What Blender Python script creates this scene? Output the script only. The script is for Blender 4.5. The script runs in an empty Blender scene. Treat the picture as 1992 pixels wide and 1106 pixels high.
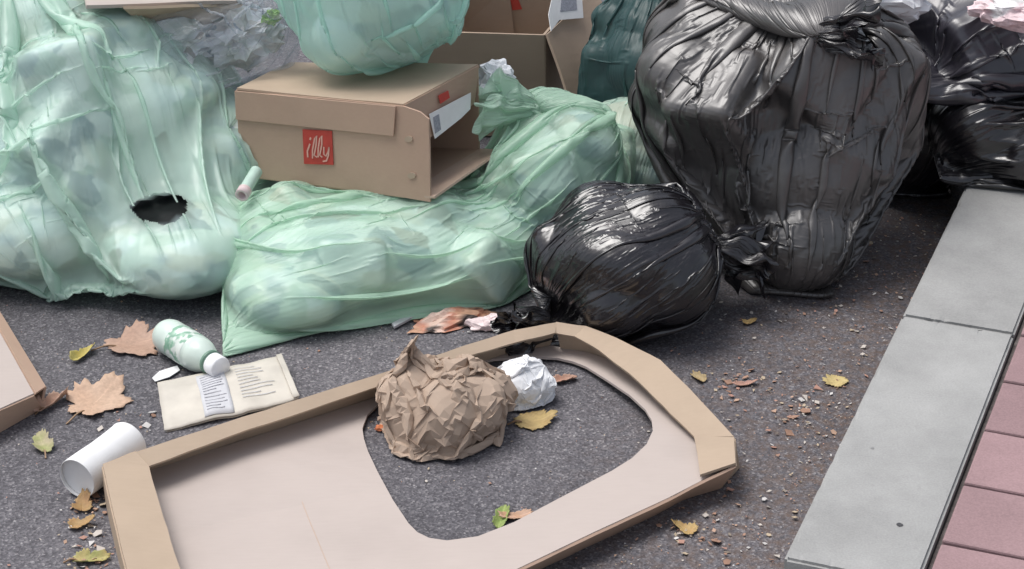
import bpy, bmesh, math, random, time
import numpy as np
from mathutils import Vector, Matrix, noise as mnoise
R = math.radians
T0 = time.time()
scene = bpy.context.scene
col = scene.collection

# ------------------------------------------------------------------ camera, sky, sun, exposure
CAM_H, PITCH, FPX = 1.72, R(27.0), 4370.0
cam_data = bpy.data.cameras.new('camera')
cam = bpy.data.objects.new('camera', cam_data)
col.objects.link(cam)
cam.location = (0, 0, CAM_H)
cam.rotation_euler = (R(90) - PITCH, 0, 0)
cam_data.sensor_width = 36.0
cam_data.lens = 36.0 * FPX / 1992.0
cam_data.clip_end = 500
cam_data.clip_start = 0.05
scene.camera = cam

SUN_EL, SUN_AZ = R(68), R(-65)          # azimuth measured from +Y (away from the camera) towards +X
world = bpy.data.worlds.new('World')
scene.world = world
world.use_nodes = True
wn, wl = world.node_tree.nodes, world.node_tree.links
wn.clear()
w_out = wn.new('ShaderNodeOutputWorld')
w_bg = wn.new('ShaderNodeBackground')
w_sky = wn.new('ShaderNodeTexSky')
w_sky.sky_type = 'NISHITA'
w_sky.sun_disc = False
w_sky.sun_elevation = SUN_EL
w_sky.sun_rotation = SUN_AZ
w_sky.dust_density = 4.0
w_sky.air_density = 1.0
w_sky.ozone_density = 1.0
w_hsv = wn.new('ShaderNodeHueSaturation')
w_hsv.inputs['Saturation'].default_value = 0.45     # overcast: the blue is greyed out
wl.new(w_sky.outputs[0], w_hsv.inputs['Color'])
wl.new(w_hsv.outputs[0], w_bg.inputs['Color'])
w_bg.inputs['Strength'].default_value = 0.12
wl.new(w_bg.outputs[0], w_out.inputs['Surface'])

sun_data = bpy.data.lights.new('sun', 'SUN')
sun_data.energy = 1.5
sun_data.angle = R(35)
sun_data.color = (1.0, 0.985, 0.97)
sun = bpy.data.objects.new('sun', sun_data)
col.objects.link(sun)
sd = Vector((math.sin(SUN_AZ) * math.cos(SUN_EL), math.cos(SUN_AZ) * math.cos(SUN_EL), math.sin(SUN_EL)))
sun.rotation_euler = sd.to_track_quat('Z', 'Y').to_euler()
sun.location = (0, 3, 6)

vs = scene.view_settings
vs.view_transform = 'Standard'
vs.look = 'None'
vs.exposure = 0.38
vs.gamma = 1.0
vs.use_curve_mapping = False
scene.cycles.use_denoising = True
scene.cycles.max_bounces = 8
scene.cycles.transparent_max_bounces = 12

# ------------------------------------------------------------------ survey: where a measured spot lies in the place
def _ray(px, py):
    u = (px - 996) / FPX
    v = (py - 553) / FPX
    c, s = math.cos(PITCH), math.sin(PITCH)
    return Vector((u, c - v * s, -s - v * c))
def gd(px, py, z=0.0):                    # spot on the level plane z
    d = _ray(px, py)
    return Vector((0, 0, CAM_H)) + d * ((CAM_H - z) / -d.z)
def at(px, py, y):                        # spot at the distance y
    d = _ray(px, py)
    return Vector((0, 0, CAM_H)) + d * (y / d.y)

# ------------------------------------------------------------------ object helpers
def tag(o, label=None, cat=None, group=None, kind=None):
    if label: o['label'] = label
    if cat: o['category'] = cat
    if group: o['group'] = group
    if kind: o['kind'] = kind
    return o
def link(name, me, mat, parent=None, smooth=False):
    o = bpy.data.objects.new(name, me)
    col.objects.link(o)
    if mat is not None and len(me.materials) == 0:
        me.materials.append(mat)
    if smooth:
        me.polygons.foreach_set('use_smooth', [True] * len(me.polygons))
    if parent is not None:
        o.parent = parent
        o.matrix_parent_inverse = parent.matrix_world.inverted()
    return o
def empty(name, loc=(0, 0, 0)):
    o = bpy.data.objects.new(name, None)
    o.empty_display_size = 0.05
    col.objects.link(o)
    o.location = loc
    o.matrix_world = Matrix.Translation(Vector(loc))
    return o
def pydata(name, verts, faces, mat, parent=None, smooth=False):
    me = bpy.data.meshes.new(name)
    me.from_pydata([tuple(v) for v in verts], [], faces)
    me.update()
    return link(name, me, mat, parent, smooth)
def mod_solid(o, t, off=0.0):
    m = o.modifiers.new('solid', 'SOLIDIFY')
    m.thickness = t
    m.offset = off
def mod_sub(o, n):
    m = o.modifiers.new('sub', 'SUBSURF')
    m.levels = n
    m.render_levels = n
def mod_bevel(o, w, seg=2):
    m = o.modifiers.new('bevel', 'BEVEL')
    m.width = w
    m.segments = seg
    m.limit_method = 'ANGLE'

# ------------------------------------------------------------------ materials
def new_mat(name):
    m = bpy.data.materials.new(name)
    m.use_nodes = True
    nt = m.node_tree
    b = nt.nodes.get('Principled BSDF')
    return m, nt, nt.nodes, nt.links, b
def nd(nodes, t, **kw):
    n = nodes.new(t)
    for k, v in kw.items():
        if k in ('noise_dimensions', 'operation', 'blend_type', 'data_type', 'feature', 'attribute_name', 'interpolation_type', 'noise_type'):
            setattr(n, k, v)
        else:
            n.inputs[k.replace('_', ' ')].default_value = v
    return n
def ramp(nodes, stops, interp='LINEAR'):
    r = nodes.new('ShaderNodeValToRGB')
    e = r.color_ramp.elements
    r.color_ramp.interpolation = interp
    while len(e) < len(stops): e.new(0.5)
    for i, (p, c) in enumerate(stops):
        e[i].position = p
        e[i].color = (*c, 1) if len(c) == 3 else c
    return r
def mixc(nodes, links, fac, a, b, mode='MIX'):
    n = nodes.new('ShaderNodeMix')
    n.data_type = 'RGBA'
    n.blend_type = mode
    for sock, v in ((n.inputs[0], fac), (n.inputs[6], a), (n.inputs[7], b)):
        if hasattr(v, 'links') or hasattr(v, 'is_linked'): links.new(v, sock)
        elif isinstance(v, (int, float)): sock.default_value = v
        else: sock.default_value = (*v, 1)
    return n.outputs[2]
def bump(nodes, links, height, strength, dist, bsdf, normal=None):
    b = nodes.new('ShaderNodeBump')
    b.inputs['Strength'].default_value = strength
    b.inputs['Distance'].default_value = dist
    links.new(height, b.inputs['Height'])
    if normal is not None: links.new(normal, b.inputs['Normal'])
    if bsdf is not None: links.new(b.outputs[0], bsdf.inputs['Normal'])
    return b.outputs[0]

def m_plain(name, c, rough=0.6, var=0.12, scale=40, bs=0.2, bd=0.001):
    m, nt, N, L, b = new_mat(name)
    tc = N.new('ShaderNodeTexCoord')
    n1 = nd(N, 'ShaderNodeTexNoise', Scale=scale, Detail=5.0)
    L.new(tc.outputs['Object'], n1.inputs['Vector'])
    r = ramp(N, [(0.3, [x * (1 - var) for x in c]), (0.7, [min(1, x * (1 + var)) for x in c])])
    L.new(n1.outputs['Fac'], r.inputs[0])
    L.new(r.outputs[0], b.inputs['Base Color'])
    b.inputs['Roughness'].default_value = rough
    n2 = nd(N, 'ShaderNodeTexNoise', Scale=scale * 8, Detail=4.0)
    L.new(tc.outputs['Object'], n2.inputs['Vector'])
    bump(N, L, n2.outputs['Fac'], bs, bd, b)
    return m

def m_cardboard(name, c, stain=0.10, flute=(1, 0, 0), flute_scale=0.0):
    m, nt, N, L, b = new_mat(name)
    tc = N.new('ShaderNodeTexCoord')
    big = nd(N, 'ShaderNodeTexNoise', Scale=5.0, Detail=5.0, Roughness=0.6)
    fine = nd(N, 'ShaderNodeTexNoise', Scale=220.0, Detail=4.0)
    mp = N.new('ShaderNodeMapping')
    mp.inputs['Scale'].default_value = (30, 260, 260)
    fib = nd(N, 'ShaderNodeTexNoise', Scale=1.0, Detail=3.0)
    L.new(tc.outputs['Object'], mp.inputs['Vector'])
    L.new(mp.outputs[0], fib.inputs['Vector'])
    for n in (big, fine): L.new(tc.outputs['Object'], n.inputs['Vector'])
    r = ramp(N, [(0.25, [x * (1 - stain) for x in c]), (0.5, c), (0.8, [min(1, x * (1 + stain * .7)) for x in c])])
    L.new(big.outputs['Fac'], r.inputs[0])
    r2 = ramp(N, [(0.3, (.985, .983, .98)), (0.7, (1.012, 1.012, 1.012))])
    L.new(fib.outputs['Fac'], r2.inputs[0])
    L.new(mixc(N, L, 1.0, r.outputs[0], r2.outputs[0], 'MULTIPLY'), b.inputs['Base Color'])
    b.inputs['Roughness'].default_value = 0.78
    b.inputs['Specular IOR Level'].default_value = 0.25
    nb = bump(N, L, fine.outputs['Fac'], 0.15, 0.0006, None)
    big2 = nd(N, 'ShaderNodeTexNoise', Scale=14.0, Detail=2.0)
    L.new(tc.outputs['Object'], big2.inputs['Vector'])
    bump(N, L, big2.outputs['Fac'], 0.25, 0.006, b, nb)
    return m

def m_asphalt():
    m, nt, N, L, b = new_mat('asphalt')
    tc = N.new('ShaderNodeTexCoord')
    v = nd(N, 'ShaderNodeTexVoronoi', Scale=330.0)
    n1 = nd(N, 'ShaderNodeTexNoise', Scale=420.0, Detail=3.0)
    n2 = nd(N, 'ShaderNodeTexNoise', Scale=2.2, Detail=6.0, Roughness=0.65)
    n3 = nd(N, 'ShaderNodeTexNoise', Scale=90.0, Detail=4.0, Roughness=0.7)
    for n in (v, n1, n2, n3): L.new(tc.outputs['Object'], n.inputs['Vector'])
    # aggregate: dark binder, grey stones of differing tone, a few pale ones
    st = ramp(N, [(0.0, (.072, .069, .078)), (0.35, (.105, .101, .111)), (0.72, (.145, .140, .152)), (0.92, (.19, .183, .192)), (1.0, (.29, .28, .285))])
    wn_ = N.new('ShaderNodeTexWhiteNoise')
    L.new(v.outputs['Position'], wn_.inputs['Vector'])
    L.new(wn_.outputs['Value'], st.inputs[0])
    gr = ramp(N, [(0.30, (.70, .69, .71)), (0.68, (1.22, 1.22, 1.22))])
    L.new(n3.outputs['Fac'], gr.inputs[0])
    c1 = mixc(N, L, 1.0, st.outputs[0], gr.outputs[0], 'MULTIPLY')
    bl = ramp(N, [(0.32, (.74, .735, .75)), (0.5, (.98, .975, .98)), (0.7, (1.18, 1.165, 1.15))])
    L.new(n2.outputs['Fac'], bl.inputs[0])
    c2 = mixc(N, L, 1.0, c1, bl.outputs[0], 'MULTIPLY')
    # brown dust of crushed leaves lies along the kerb
    ob = N.new('ShaderNodeSeparateXYZ')
    L.new(tc.outputs['Object'], ob.inputs[0])
    dk = N.new('ShaderNodeVectorMath'); dk.operation = 'DOT_PRODUCT'
    L.new(tc.outputs['Object'], dk.inputs[0])
    dk.inputs[1].default_value = (0.934, -0.357, 0)          # across the kerb
    mr = N.new('ShaderNodeMapRange')
    mr.inputs['From Min'].default_value = -0.98
    mr.inputs['From Max'].default_value = -0.62
    L.new(dk.outputs['Value'], mr.inputs['Value'])
    n4 = nd(N, 'ShaderNodeTexNoise', Scale=55.0, Detail=6.0, Roughness=0.7)
    L.new(tc.outputs['Object'], n4.inputs['Vector'])
    r4 = ramp(N, [(0.42, (0, 0, 0)), (0.64, (1, 1, 1))])
    L.new(n4.outputs['Fac'], r4.inputs[0])
    mu = N.new('ShaderNodeMath'); mu.operation = 'MULTIPLY'
    L.new(mr.outputs[0], mu.inputs[0]); L.new(r4.outputs[0], mu.inputs[1])
    mu2 = N.new('ShaderNodeMath'); mu2.operation = 'MULTIPLY'; mu2.inputs[1].default_value = 0.75
    L.new(mu.outputs[0], mu2.inputs[0])
    c3 = mixc(N, L, mu2.outputs[0], c2, (.13, .085, .062))
    L.new(c3, b.inputs['Base Color'])
    b.inputs['Roughness'].default_value = 0.82
    nb = bump(N, L, v.outputs['Distance'], 0.4, 0.002, None)
    bump(N, L, n3.outputs['Fac'], 0.6, 0.004, b, nb)
    return m

def m_stone(name, c, speck=0.25, stain=0.12):
    m, nt, N, L, b = new_mat(name)
    tc = N.new('ShaderNodeTexCoord')
    oi = N.new('ShaderNodeObjectInfo')
    big = nd(N, 'ShaderNodeTexNoise', Scale=7.0, Detail=7.0, Roughness=0.65)
    fine = nd(N, 'ShaderNodeTexNoise', Scale=330.0, Detail=3.0)
    spots = nd(N, 'ShaderNodeTexNoise', Scale=26.0, Detail=3.0)
    for n in (big, fine, spots): L.new(tc.outputs['Object'], n.inputs['Vector'])
    r = ramp(N, [(0.3, [x * (1 - stain) for x in c]), (0.7, [x * (1 + stain * .6) for x in c])])
    L.new(big.outputs['Fac'], r.inputs[0])
    f = ramp(N, [(0.3, [1 - speck] * 3), (0.7, [1 + speck * .5] * 3)])
    L.new(fine.outputs['Fac'], f.inputs[0])
    c1 = mixc(N, L, 1.0, r.outputs[0], f.outputs[0], 'MULTIPLY')
    sp = ramp(N, [(0.68, (0, 0, 0)), (0.78, (1, 1, 1))])
    L.new(spots.outputs['Fac'], sp.inputs[0])
    ms = N.new('ShaderNodeMath'); ms.operation = 'MULTIPLY'; ms.inputs[1].default_value = 0.35
    L.new(sp.outputs[0], ms.inputs[0])
    c2 = mixc(N, L, ms.outputs[0], c1, [x * .5 for x in c])
    rr = ramp(N, [(0, (.86, .86, .86)), (1, (1.1, 1.1, 1.1))])
    L.new(oi.outputs['Random'], rr.inputs[0])
    L.new(mixc(N, L, 1.0, c2, rr.outputs[0], 'MULTIPLY'), b.inputs['Base Color'])
    b.inputs['Roughness'].default_value = 0.8
    bump(N, L, fine.outputs['Fac'], 0.35, 0.0012, b)
    return m

def pleat_nodes(N, L, k1=1.0):
    a = N.new('ShaderNodeAttribute')
    a.attribute_name = 'pleat'
    n1 = nd(N, 'ShaderNodeTexNoise', noise_type='RIDGED_MULTIFRACTAL', Scale=3.6 * k1, Detail=5.0, Roughness=0.5)
    n1.normalize = False
    L.new(a.outputs['Vector'], n1.inputs['Vector'])
    tc = N.new('ShaderNodeTexCoord')
    mp = N.new('ShaderNodeMapping')
    mp.inputs['Rotation'].default_value = (.5, .7, .4); mp.inputs['Scale'].default_value = (1, .45, 1)
    L.new(tc.outputs['Object'], mp.inputs['Vector'])
    v1 = nd(N, 'ShaderNodeTexNoise', noise_type='RIDGED_MULTIFRACTAL', Scale=21.0, Detail=4.0, Roughness=0.5, Distortion=0.8)
    L.new(mp.outputs[0], v1.inputs['Vector'])
    return n1, v1

def m_black(name, base, rough, spec, coat=0.0, pleat=0.6, crink=0.35, tint=0.0):
    m, nt, N, L, b = new_mat(name)
    n1, v1 = pleat_nodes(N, L)
    tc = N.new('ShaderNodeTexCoord')
    n2 = nd(N, 'ShaderNodeTexNoise', Scale=6.0, Detail=4.0)
    L.new(tc.outputs['Object'], n2.inputs['Vector'])
    rb = ramp(N, [(0.35, [x * .55 for x in base]), (0.7, [base[0] * 1.7, base[1] * 1.62, base[2] * 1.55])])
    L.new(n2.outputs['Fac'], rb.inputs[0]); L.new(rb.outputs[0], b.inputs['Base Color'])
    b.inputs['Roughness'].default_value = rough
    b.inputs['Specular IOR Level'].default_value = spec
    b.inputs['Coat Weight'].default_value = coat
    b.inputs['Coat Roughness'].default_value = 0.2
    nb = bump(N, L, n1.outputs['Fac'], pleat, 0.004, None)
    bump(N, L, v1.outputs['Fac'], crink, 0.006, b, nb)
    return m

def m_film(name, c, clear, rough=0.38, trans=0.4, pleat=0.5, crink=0.25, tcol=None):
    m, nt, N, L, b = new_mat(name)
    n1, v1 = pleat_nodes(N, L)
    out = N.get('Material Output')
    nb = bump(N, L, n1.outputs['Fac'], pleat, 0.006, None)
    nrm = bump(N, L, v1.outputs['Fac'], crink, 0.005, b, nb)
    tc = N.new('ShaderNodeTexCoord')
    n2 = nd(N, 'ShaderNodeTexNoise', Scale=5.0, Detail=3.0)
    L.new(tc.outputs['Object'], n2.inputs['Vector'])
    r = ramp(N, [(0.3, [x * .9 for x in c]), (0.7, [min(1, x * 1.07) for x in c])])
    L.new(n2.outputs['Fac'], r.inputs[0])
    L.new(r.outputs[0], b.inputs['Base Color'])
    b.inputs['Roughness'].default_value = rough
    b.inputs['Specular IOR Level'].default_value = 0.5
    tl = N.new('ShaderNodeBsdfTranslucent')
    tl.inputs['Color'].default_value = (*c, 1)
    L.new(nrm, tl.inputs['Normal'])
    tp = N.new('ShaderNodeBsdfTransparent')
    tp.inputs['Color'].default_value = (*(tcol or [min(1, .75 + .28 * x) for x in c]), 1)
    m1 = N.new('ShaderNodeMixShader'); m1.inputs[0].default_value = trans
    L.new(b.outputs[0], m1.inputs[1]); L.new(tl.outputs[0], m1.inputs[2])
    m2 = N.new('ShaderNodeMixShader')
    ca = N.new('ShaderNodeAttribute'); ca.attribute_name = 'contact'      # film that touches what it holds is clearer
    mr = N.new('ShaderNodeMapRange')
    mr.inputs['To Min'].default_value = clear * .55; mr.inputs['To Max'].default_value = min(.8, clear * 1.35)
    L.new(ca.outputs['Fac'], mr.inputs['Value']); L.new(mr.outputs[0], m2.inputs[0])
    L.new(m1.outputs[0], m2.inputs[1]); L.new(tp.outputs[0], m2.inputs[2])
    L.new(m2.outputs[0], out.inputs['Surface'])
    return m

def m_attr(name, rough=0.7, attr='tone', bs=0.3, bscale=60):
    m, nt, N, L, b = new_mat(name)
    a = N.new('ShaderNodeAttribute')
    a.attribute_name = attr
    tc = N.new('ShaderNodeTexCoord')
    n1 = nd(N, 'ShaderNodeTexNoise', Scale=bscale, Detail=4.0)
    L.new(tc.outputs['Object'], n1.inputs['Vector'])
    r = ramp(N, [(0.3, (.86, .86, .86)), (0.7, (1.08, 1.08, 1.08))])
    L.new(n1.outputs['Fac'], r.inputs[0])
    L.new(mixc(N, L, 1.0, a.outputs['Color'], r.outputs[0], 'MULTIPLY'), b.inputs['Base Color'])
    b.inputs['Roughness'].default_value = rough
    bump(N, L, n1.outputs['Fac'], bs, 0.003, b)
    return m

M = {}
M['asphalt'] = m_asphalt()
M['kerb'] = m_stone('kerb_concrete', (.338, .338, .330), .10, .20)
M['paver'] = m_stone('paver_pink', (.345, .225, .232), speck=.14, stain=.14)
M['gum'] = m_plain('grey_gum', (.27, .27, .268), .8, .2, 300)
M['gum_dark'] = m_plain('dark_gum', (.06, .06, .065), .8, .2, 300)
M['sand'] = m_plain('joint_sand', (.12, .105, .10), .95, .3, 90)
M['card'] = m_cardboard('cardboard', (.46, .36, .27))
M['card_in'] = m_cardboard('cardboard_pale', (.49, .425, .39), .08)
M['card_red'] = m_cardboard('cardboard_brown', (.50, .35, .265))
M['card_shaded'] = m_cardboard('cardboard_dull_shaded', (.36, .275, .21), .10)  # duller board; shade inside the open carton is put into its colour
M['card_pink'] = m_cardboard('cardboard_pinkish', (.53, .40, .315), .08)
M['red_ink'] = m_plain('red_ink', (.50, .055, .04), .6, .1)
M['pale_ink'] = m_plain('pale_ink', (.70, .40, .33), .6, .05)
M['paper'] = m_plain('white_paper', (.80, .80, .80), .7, .04)
M['tissue'] = m_plain('white_tissue', (.82, .83, .85), .85, .05)
M['grey_ink'] = m_plain('grey_ink', (.32, .33, .38), .7, .25, 300)
M['kraft'] = m_cardboard('kraft_paper', (.48, .37, .29), .12)
M['green'] = m_film('green_film', (.70, .89, .79), .40, rough=.27, trans=.28, pleat=.9, crink=.6)
M['green2'] = m_film('yellow_green_film', (.62, .84, .69), .38, rough=.27, trans=.28, pleat=.9, crink=.6)
M['teal'] = m_film('mint_film', (.68, .95, .86), .30, rough=.24, trans=.40, crink=.4)
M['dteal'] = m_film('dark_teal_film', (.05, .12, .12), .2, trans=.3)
M['clear'] = m_film('clear_film', (.62, .66, .70), .60, rough=.22, trans=.4, tcol=(.95, .96, .98), crink=.5)
M['black_grey'] = m_black('grey_black_film', (.070, .067, .067), .38, 1.0, .15, pleat=.8, crink=.5)
M['black'] = m_black('black_film', (.010, .009, .012), .20, .8, .3, pleat=1.0, crink=.4)
M['black_purple'] = m_black('violet_black_film', (.030, .029, .040), .34, .9, .2, pleat=.45, crink=.35)
def m_contents():
    m, nt, N, L, b = new_mat('bag_contents')
    a = N.new('ShaderNodeAttribute'); a.attribute_name = 'tone'
    tc = N.new('ShaderNodeTexCoord')
    mp = N.new('ShaderNodeMapping'); mp.inputs['Rotation'].default_value = (.4, .9, .3); mp.inputs['Scale'].default_value = (1, 2.6, 1.5)
    L.new(tc.outputs['Object'], mp.inputs['Vector'])
    v = nd(N, 'ShaderNodeTexVoronoi', Scale=15.0)
    nz = nd(N, 'ShaderNodeTexNoise', Scale=11.0, Detail=3.0)
    L.new(tc.outputs['Object'], nz.inputs['Vector'])
    ma = N.new('ShaderNodeVectorMath'); ma.operation = 'MULTIPLY_ADD'; ma.inputs[1].default_value = (.14, .14, .14)
    L.new(nz.outputs['Color'], ma.inputs[0]); L.new(mp.outputs[0], ma.inputs[2])
    L.new(ma.outputs[0], v.inputs['Vector'])
    w = N.new('ShaderNodeTexWhiteNoise'); L.new(v.outputs['Position'], w.inputs['Vector'])
    r = ramp(N, [(0, (.30, .38, .46)), (.14, (.62, .74, .66)), (.3, (1, 1, 1)), (.6, (1.05, 1.05, 1.08)), (.86, (.85, .80, .74)), (.95, (.40, .34, .30))], 'CONSTANT')
    L.new(w.outputs['Value'], r.inputs[0])
    L.new(mixc(N, L, .8, a.outputs['Color'], r.outputs[0], 'MULTIPLY'), b.inputs['Base Color'])
    b.inputs['Roughness'].default_value = .5
    n1 = nd(N, 'ShaderNodeTexNoise', noise_type='RIDGED_MULTIFRACTAL', Scale=16.0, Detail=4.0)
    L.new(tc.outputs['Object'], n1.inputs['Vector'])
    bump(N, L, n1.outputs['Fac'], .6, .008, b)
    return m
M['contents'] = m_contents()
print('materials', round(time.time() - T0, 1))

# ------------------------------------------------------------------ the ground
def build_ground():
    # road sheet: dense near the heap so it can undulate a little, reaching far out
    me = bpy.data.meshes.new('road')
    bm = bmesh.new()
    s = 60
    vs_ = [bm.verts.new(p) for p in ((-s, -s, 0), (s, -s, 0), (s, s, 0), (-s, s, 0))]
    bm.faces.new(vs_)
    bm.to_mesh(me); bm.free()
    o = link('road', me, M['asphalt'])
    tag(o, kind='structure')
build_ground()

KD = Vector((0.357, 0.934, 0)).normalized()        # along the kerb
KN = Vector((0.934, -0.357, 0)).normalized()       # across it, away from the road
K0 = gd(1525, 1085, 0.1); K0.z = 0
KW = 0.172
def slab(name, o0, a, b, z0, z1, mat, parent, bev=0.003, jit=0, worn=False):
    # block with corner o0, extents a along the kerb and b across it
    la, lb = Vector((a, 0, 0)).length, 1
    p = [o0, o0 + KD * a, o0 + KD * a + KN * b, o0 + KN * b]
    vs_ = [Vector((q.x, q.y, z)) for z in (z0, z1) for q in p]
    if jit:
        for v in vs_[4:]: v.z += random.uniform(-jit, jit)
    f = [(3, 2, 1, 0), (4, 5, 6, 7), (0, 1, 5, 4), (1, 2, 6, 5), (2, 3, 7, 6), (3, 0, 4, 7)]
    f = [tuple(reversed(q)) for q in f]
    o = pydata(name, vs_, f, mat, parent)
    me = o.data
    bm = bmesh.new(); bm.from_mesh(me)
    bmesh.ops.recalc_face_normals(bm, faces=bm.faces)
    bm.to_mesh(me); bm.free()
    if worn:
        bm = bmesh.new(); bm.from_mesh(me)
        bmesh.ops.bevel(bm, geom=bm.edges[:], offset=bev, segments=2, affect='EDGES')
        long_e = [e for e in bm.edges if e.calc_length() > .1]
        bmesh.ops.subdivide_edges(bm, edges=long_e, cuts=40, use_grid_fill=True)
        cen = sum((v.co for v in bm.verts), Vector()) / len(bm.verts)
        for v in bm.verts:
            if v.co.z > z1 - bev * 1.2:
                da = min(abs((v.co - o0).dot(KN)), abs((v.co - o0).dot(KN) - b), abs((v.co - o0).dot(KD)), abs((v.co - o0).dot(KD) - a))
                if da < bev * 1.6:
                    n = mnoise.noise(v.co * 40) * .5 + mnoise.noise(v.co * 130) * .5
                    chip = max(0, n - .18) * .006
                    v.co.z -= chip; q = cen - v.co; q.z = 0; v.co += q.normalized() * chip * .6
        bm.to_mesh(me); bm.free()
        return o
    mod_bevel(o, bev, 2)
    return o
def build_kerb():
    random.seed(3)
    k = empty('kerb', K0)
    tag(k, kind='structure')
    j = (gd(1755, 612, .1) - Vector((K0.x, K0.y, .1))).dot(KD)     # joint between the two stones in view
    g = 0.004
    slab('kerb_stone', K0, j - g / 2, KW, -.12, .1, M['kerb'], k, .004, worn=True)
    slab('kerb_stone', K0 + KD * (j + g / 2), j - g, KW, -.12, .099, M['kerb'], k, .004, worn=True)
    for i in range(2, 6):
        slab('kerb_stone', K0 + KD * (j * i + g / 2), j - g, KW, -.12, .1, M['kerb'], k, .004)
    for i in range(1, 5):
        slab('kerb_stone', K0 - KD * (j * i - g / 2 + .006), j - g, KW, -.12, .062 if i == 1 else .03, M['kerb'], k, .004)
    # mortar/soil fill under the joints
    slab('joint_fill', K0 - KD * j * 4, j * 10, KW - .01, -.12, .055 - .03, M['sand'], k, .001)
    rng = random.Random(6)
    for (x, y, r_, mt) in ((1750, 1021, .0045, 'gum_dark'), (1697, 872, .0025, 'gum')):
        c = gd(x, y, .1)
        pts = [Vector((c.x + r_ * rng.uniform(.7, 1.15) * math.cos(a), c.y + r_ * rng.uniform(.7, 1.15) * math.sin(a), .1006)) for a in [q * math.pi / 7 for q in range(14)]]
        g_ = pydata('gum_spot', pts, [tuple(range(14))], M[mt], k)
        mod_solid(g_, .0003, 1)
    pv = empty('pavement', K0 + KN * KW)
    tag(pv, kind='structure')
    base = slab('sand_bed', K0 - KD * 2.2 + KN * (KW + .002), 6, 3.0, -.1, .085, M['sand'], pv, .001)
    L_, W_, gap = .152, .30, .006
    off0 = (gd(1895, 830, .1) - Vector((K0.x, K0.y, .1))).dot(KD)
    me0 = None
    for c in range(0, 4):
        for r_ in range(-5, 16):
            o0 = K0 + KD * (off0 + L_ * r_ + (L_ / 2 if c % 2 else 0) + gap / 2) + KN * (KW + .009 + c * (W_ + gap))
            slab('paver', o0, L_ - gap, W_, .02, .0985, M['paver'], pv, .003, .0012)
build_kerb()

# ------------------------------------------------------------------ film bags: contents, then a film settled on them
def rotm(yaw=0, pitch=0, roll=0):
    return np.array((Matrix.Rotation(R(yaw), 3, 'Z') @ Matrix.Rotation(R(pitch), 3, 'X') @ Matrix.Rotation(R(roll), 3, 'Y')))
def rough(X):
    x, y, z = X[..., 0], X[..., 1], X[..., 2]
    a = np.abs(np.sin(31 * x + 1.9 * np.sin(19 * y + 23 * z)))
    b = np.abs(np.sin(27 * y + 1.7 * np.sin(25 * z - 17 * x) + 14 * z))
    c = np.abs(np.sin(35 * z + 1.5 * np.sin(21 * x + 29 * y)))
    return (a + b + c) / 3
class Solid:
    """lumps (ellipsoids, rounded boxes) joined softly"""
    def __init__(self, k=0.03, amp=.006):
        self.it = []; self.k = k; self.amp = amp
    def ell(self, c, r, yaw=0, pitch=0, roll=0):
        self.it.append(('e', np.array(c, np.float32), np.array(r, np.float32), rotm(yaw, pitch, roll).astype(np.float32))); return self
    def box(self, c, h, yaw=0, pitch=0, roll=0, rr=.01, rot=None):
        self.it.append(('b', np.array(c, np.float32), (np.array(h, float) - rr).astype(np.float32), (rotm(yaw, pitch, roll) if rot is None else rot).astype(np.float32), np.float32(rr))); return self
    def one(self, s, X):
        p = (X - s[1]) @ s[3]
        if s[0] == 'e':
            r = s[2]
            q = p / r; k0 = np.sqrt((q * q).sum(-1)) + 1e-9
            w = q / r; k1 = np.sqrt((w * w).sum(-1)) + 1e-9
            return k0 * (k0 - 1) / k1, (w / k1[..., None]) @ s[3].T
        q = np.abs(p) - s[2]; qm = np.maximum(q, 0)
        ln = np.sqrt((qm * qm).sum(-1))
        mx = q.max(-1)
        d = ln + np.minimum(mx, 0) - s[4]
        inside = mx < 0
        g = np.where(inside[..., None], (q == mx[..., None]).astype(np.float32), qm / (ln[..., None] + 1e-9)) * np.sign(p)
        return d, g @ s[3].T
    def __call__(self, X):
        D, Gs = zip(*[self.one(s, X) for s in self.it])
        D = np.stack(D); Gs = np.stack(Gs)
        if len(self.it) == 1: return (D[0] - self.amp * rough(X) if self.it[0][0] == 'e' else D[0]), Gs[0]
        k = self.k
        m = D.min(0)
        w = np.exp(-np.clip((D - m) / k, 0, 40))
        sw = w.sum(0)
        d = m - k * np.log(sw) * 0.6 - self.amp * rough(X)
        g = (w[..., None] * Gs).sum(0) / sw[..., None]
        g /= np.linalg.norm(g, axis=-1, keepdims=True) + 1e-9
        return d, g

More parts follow.
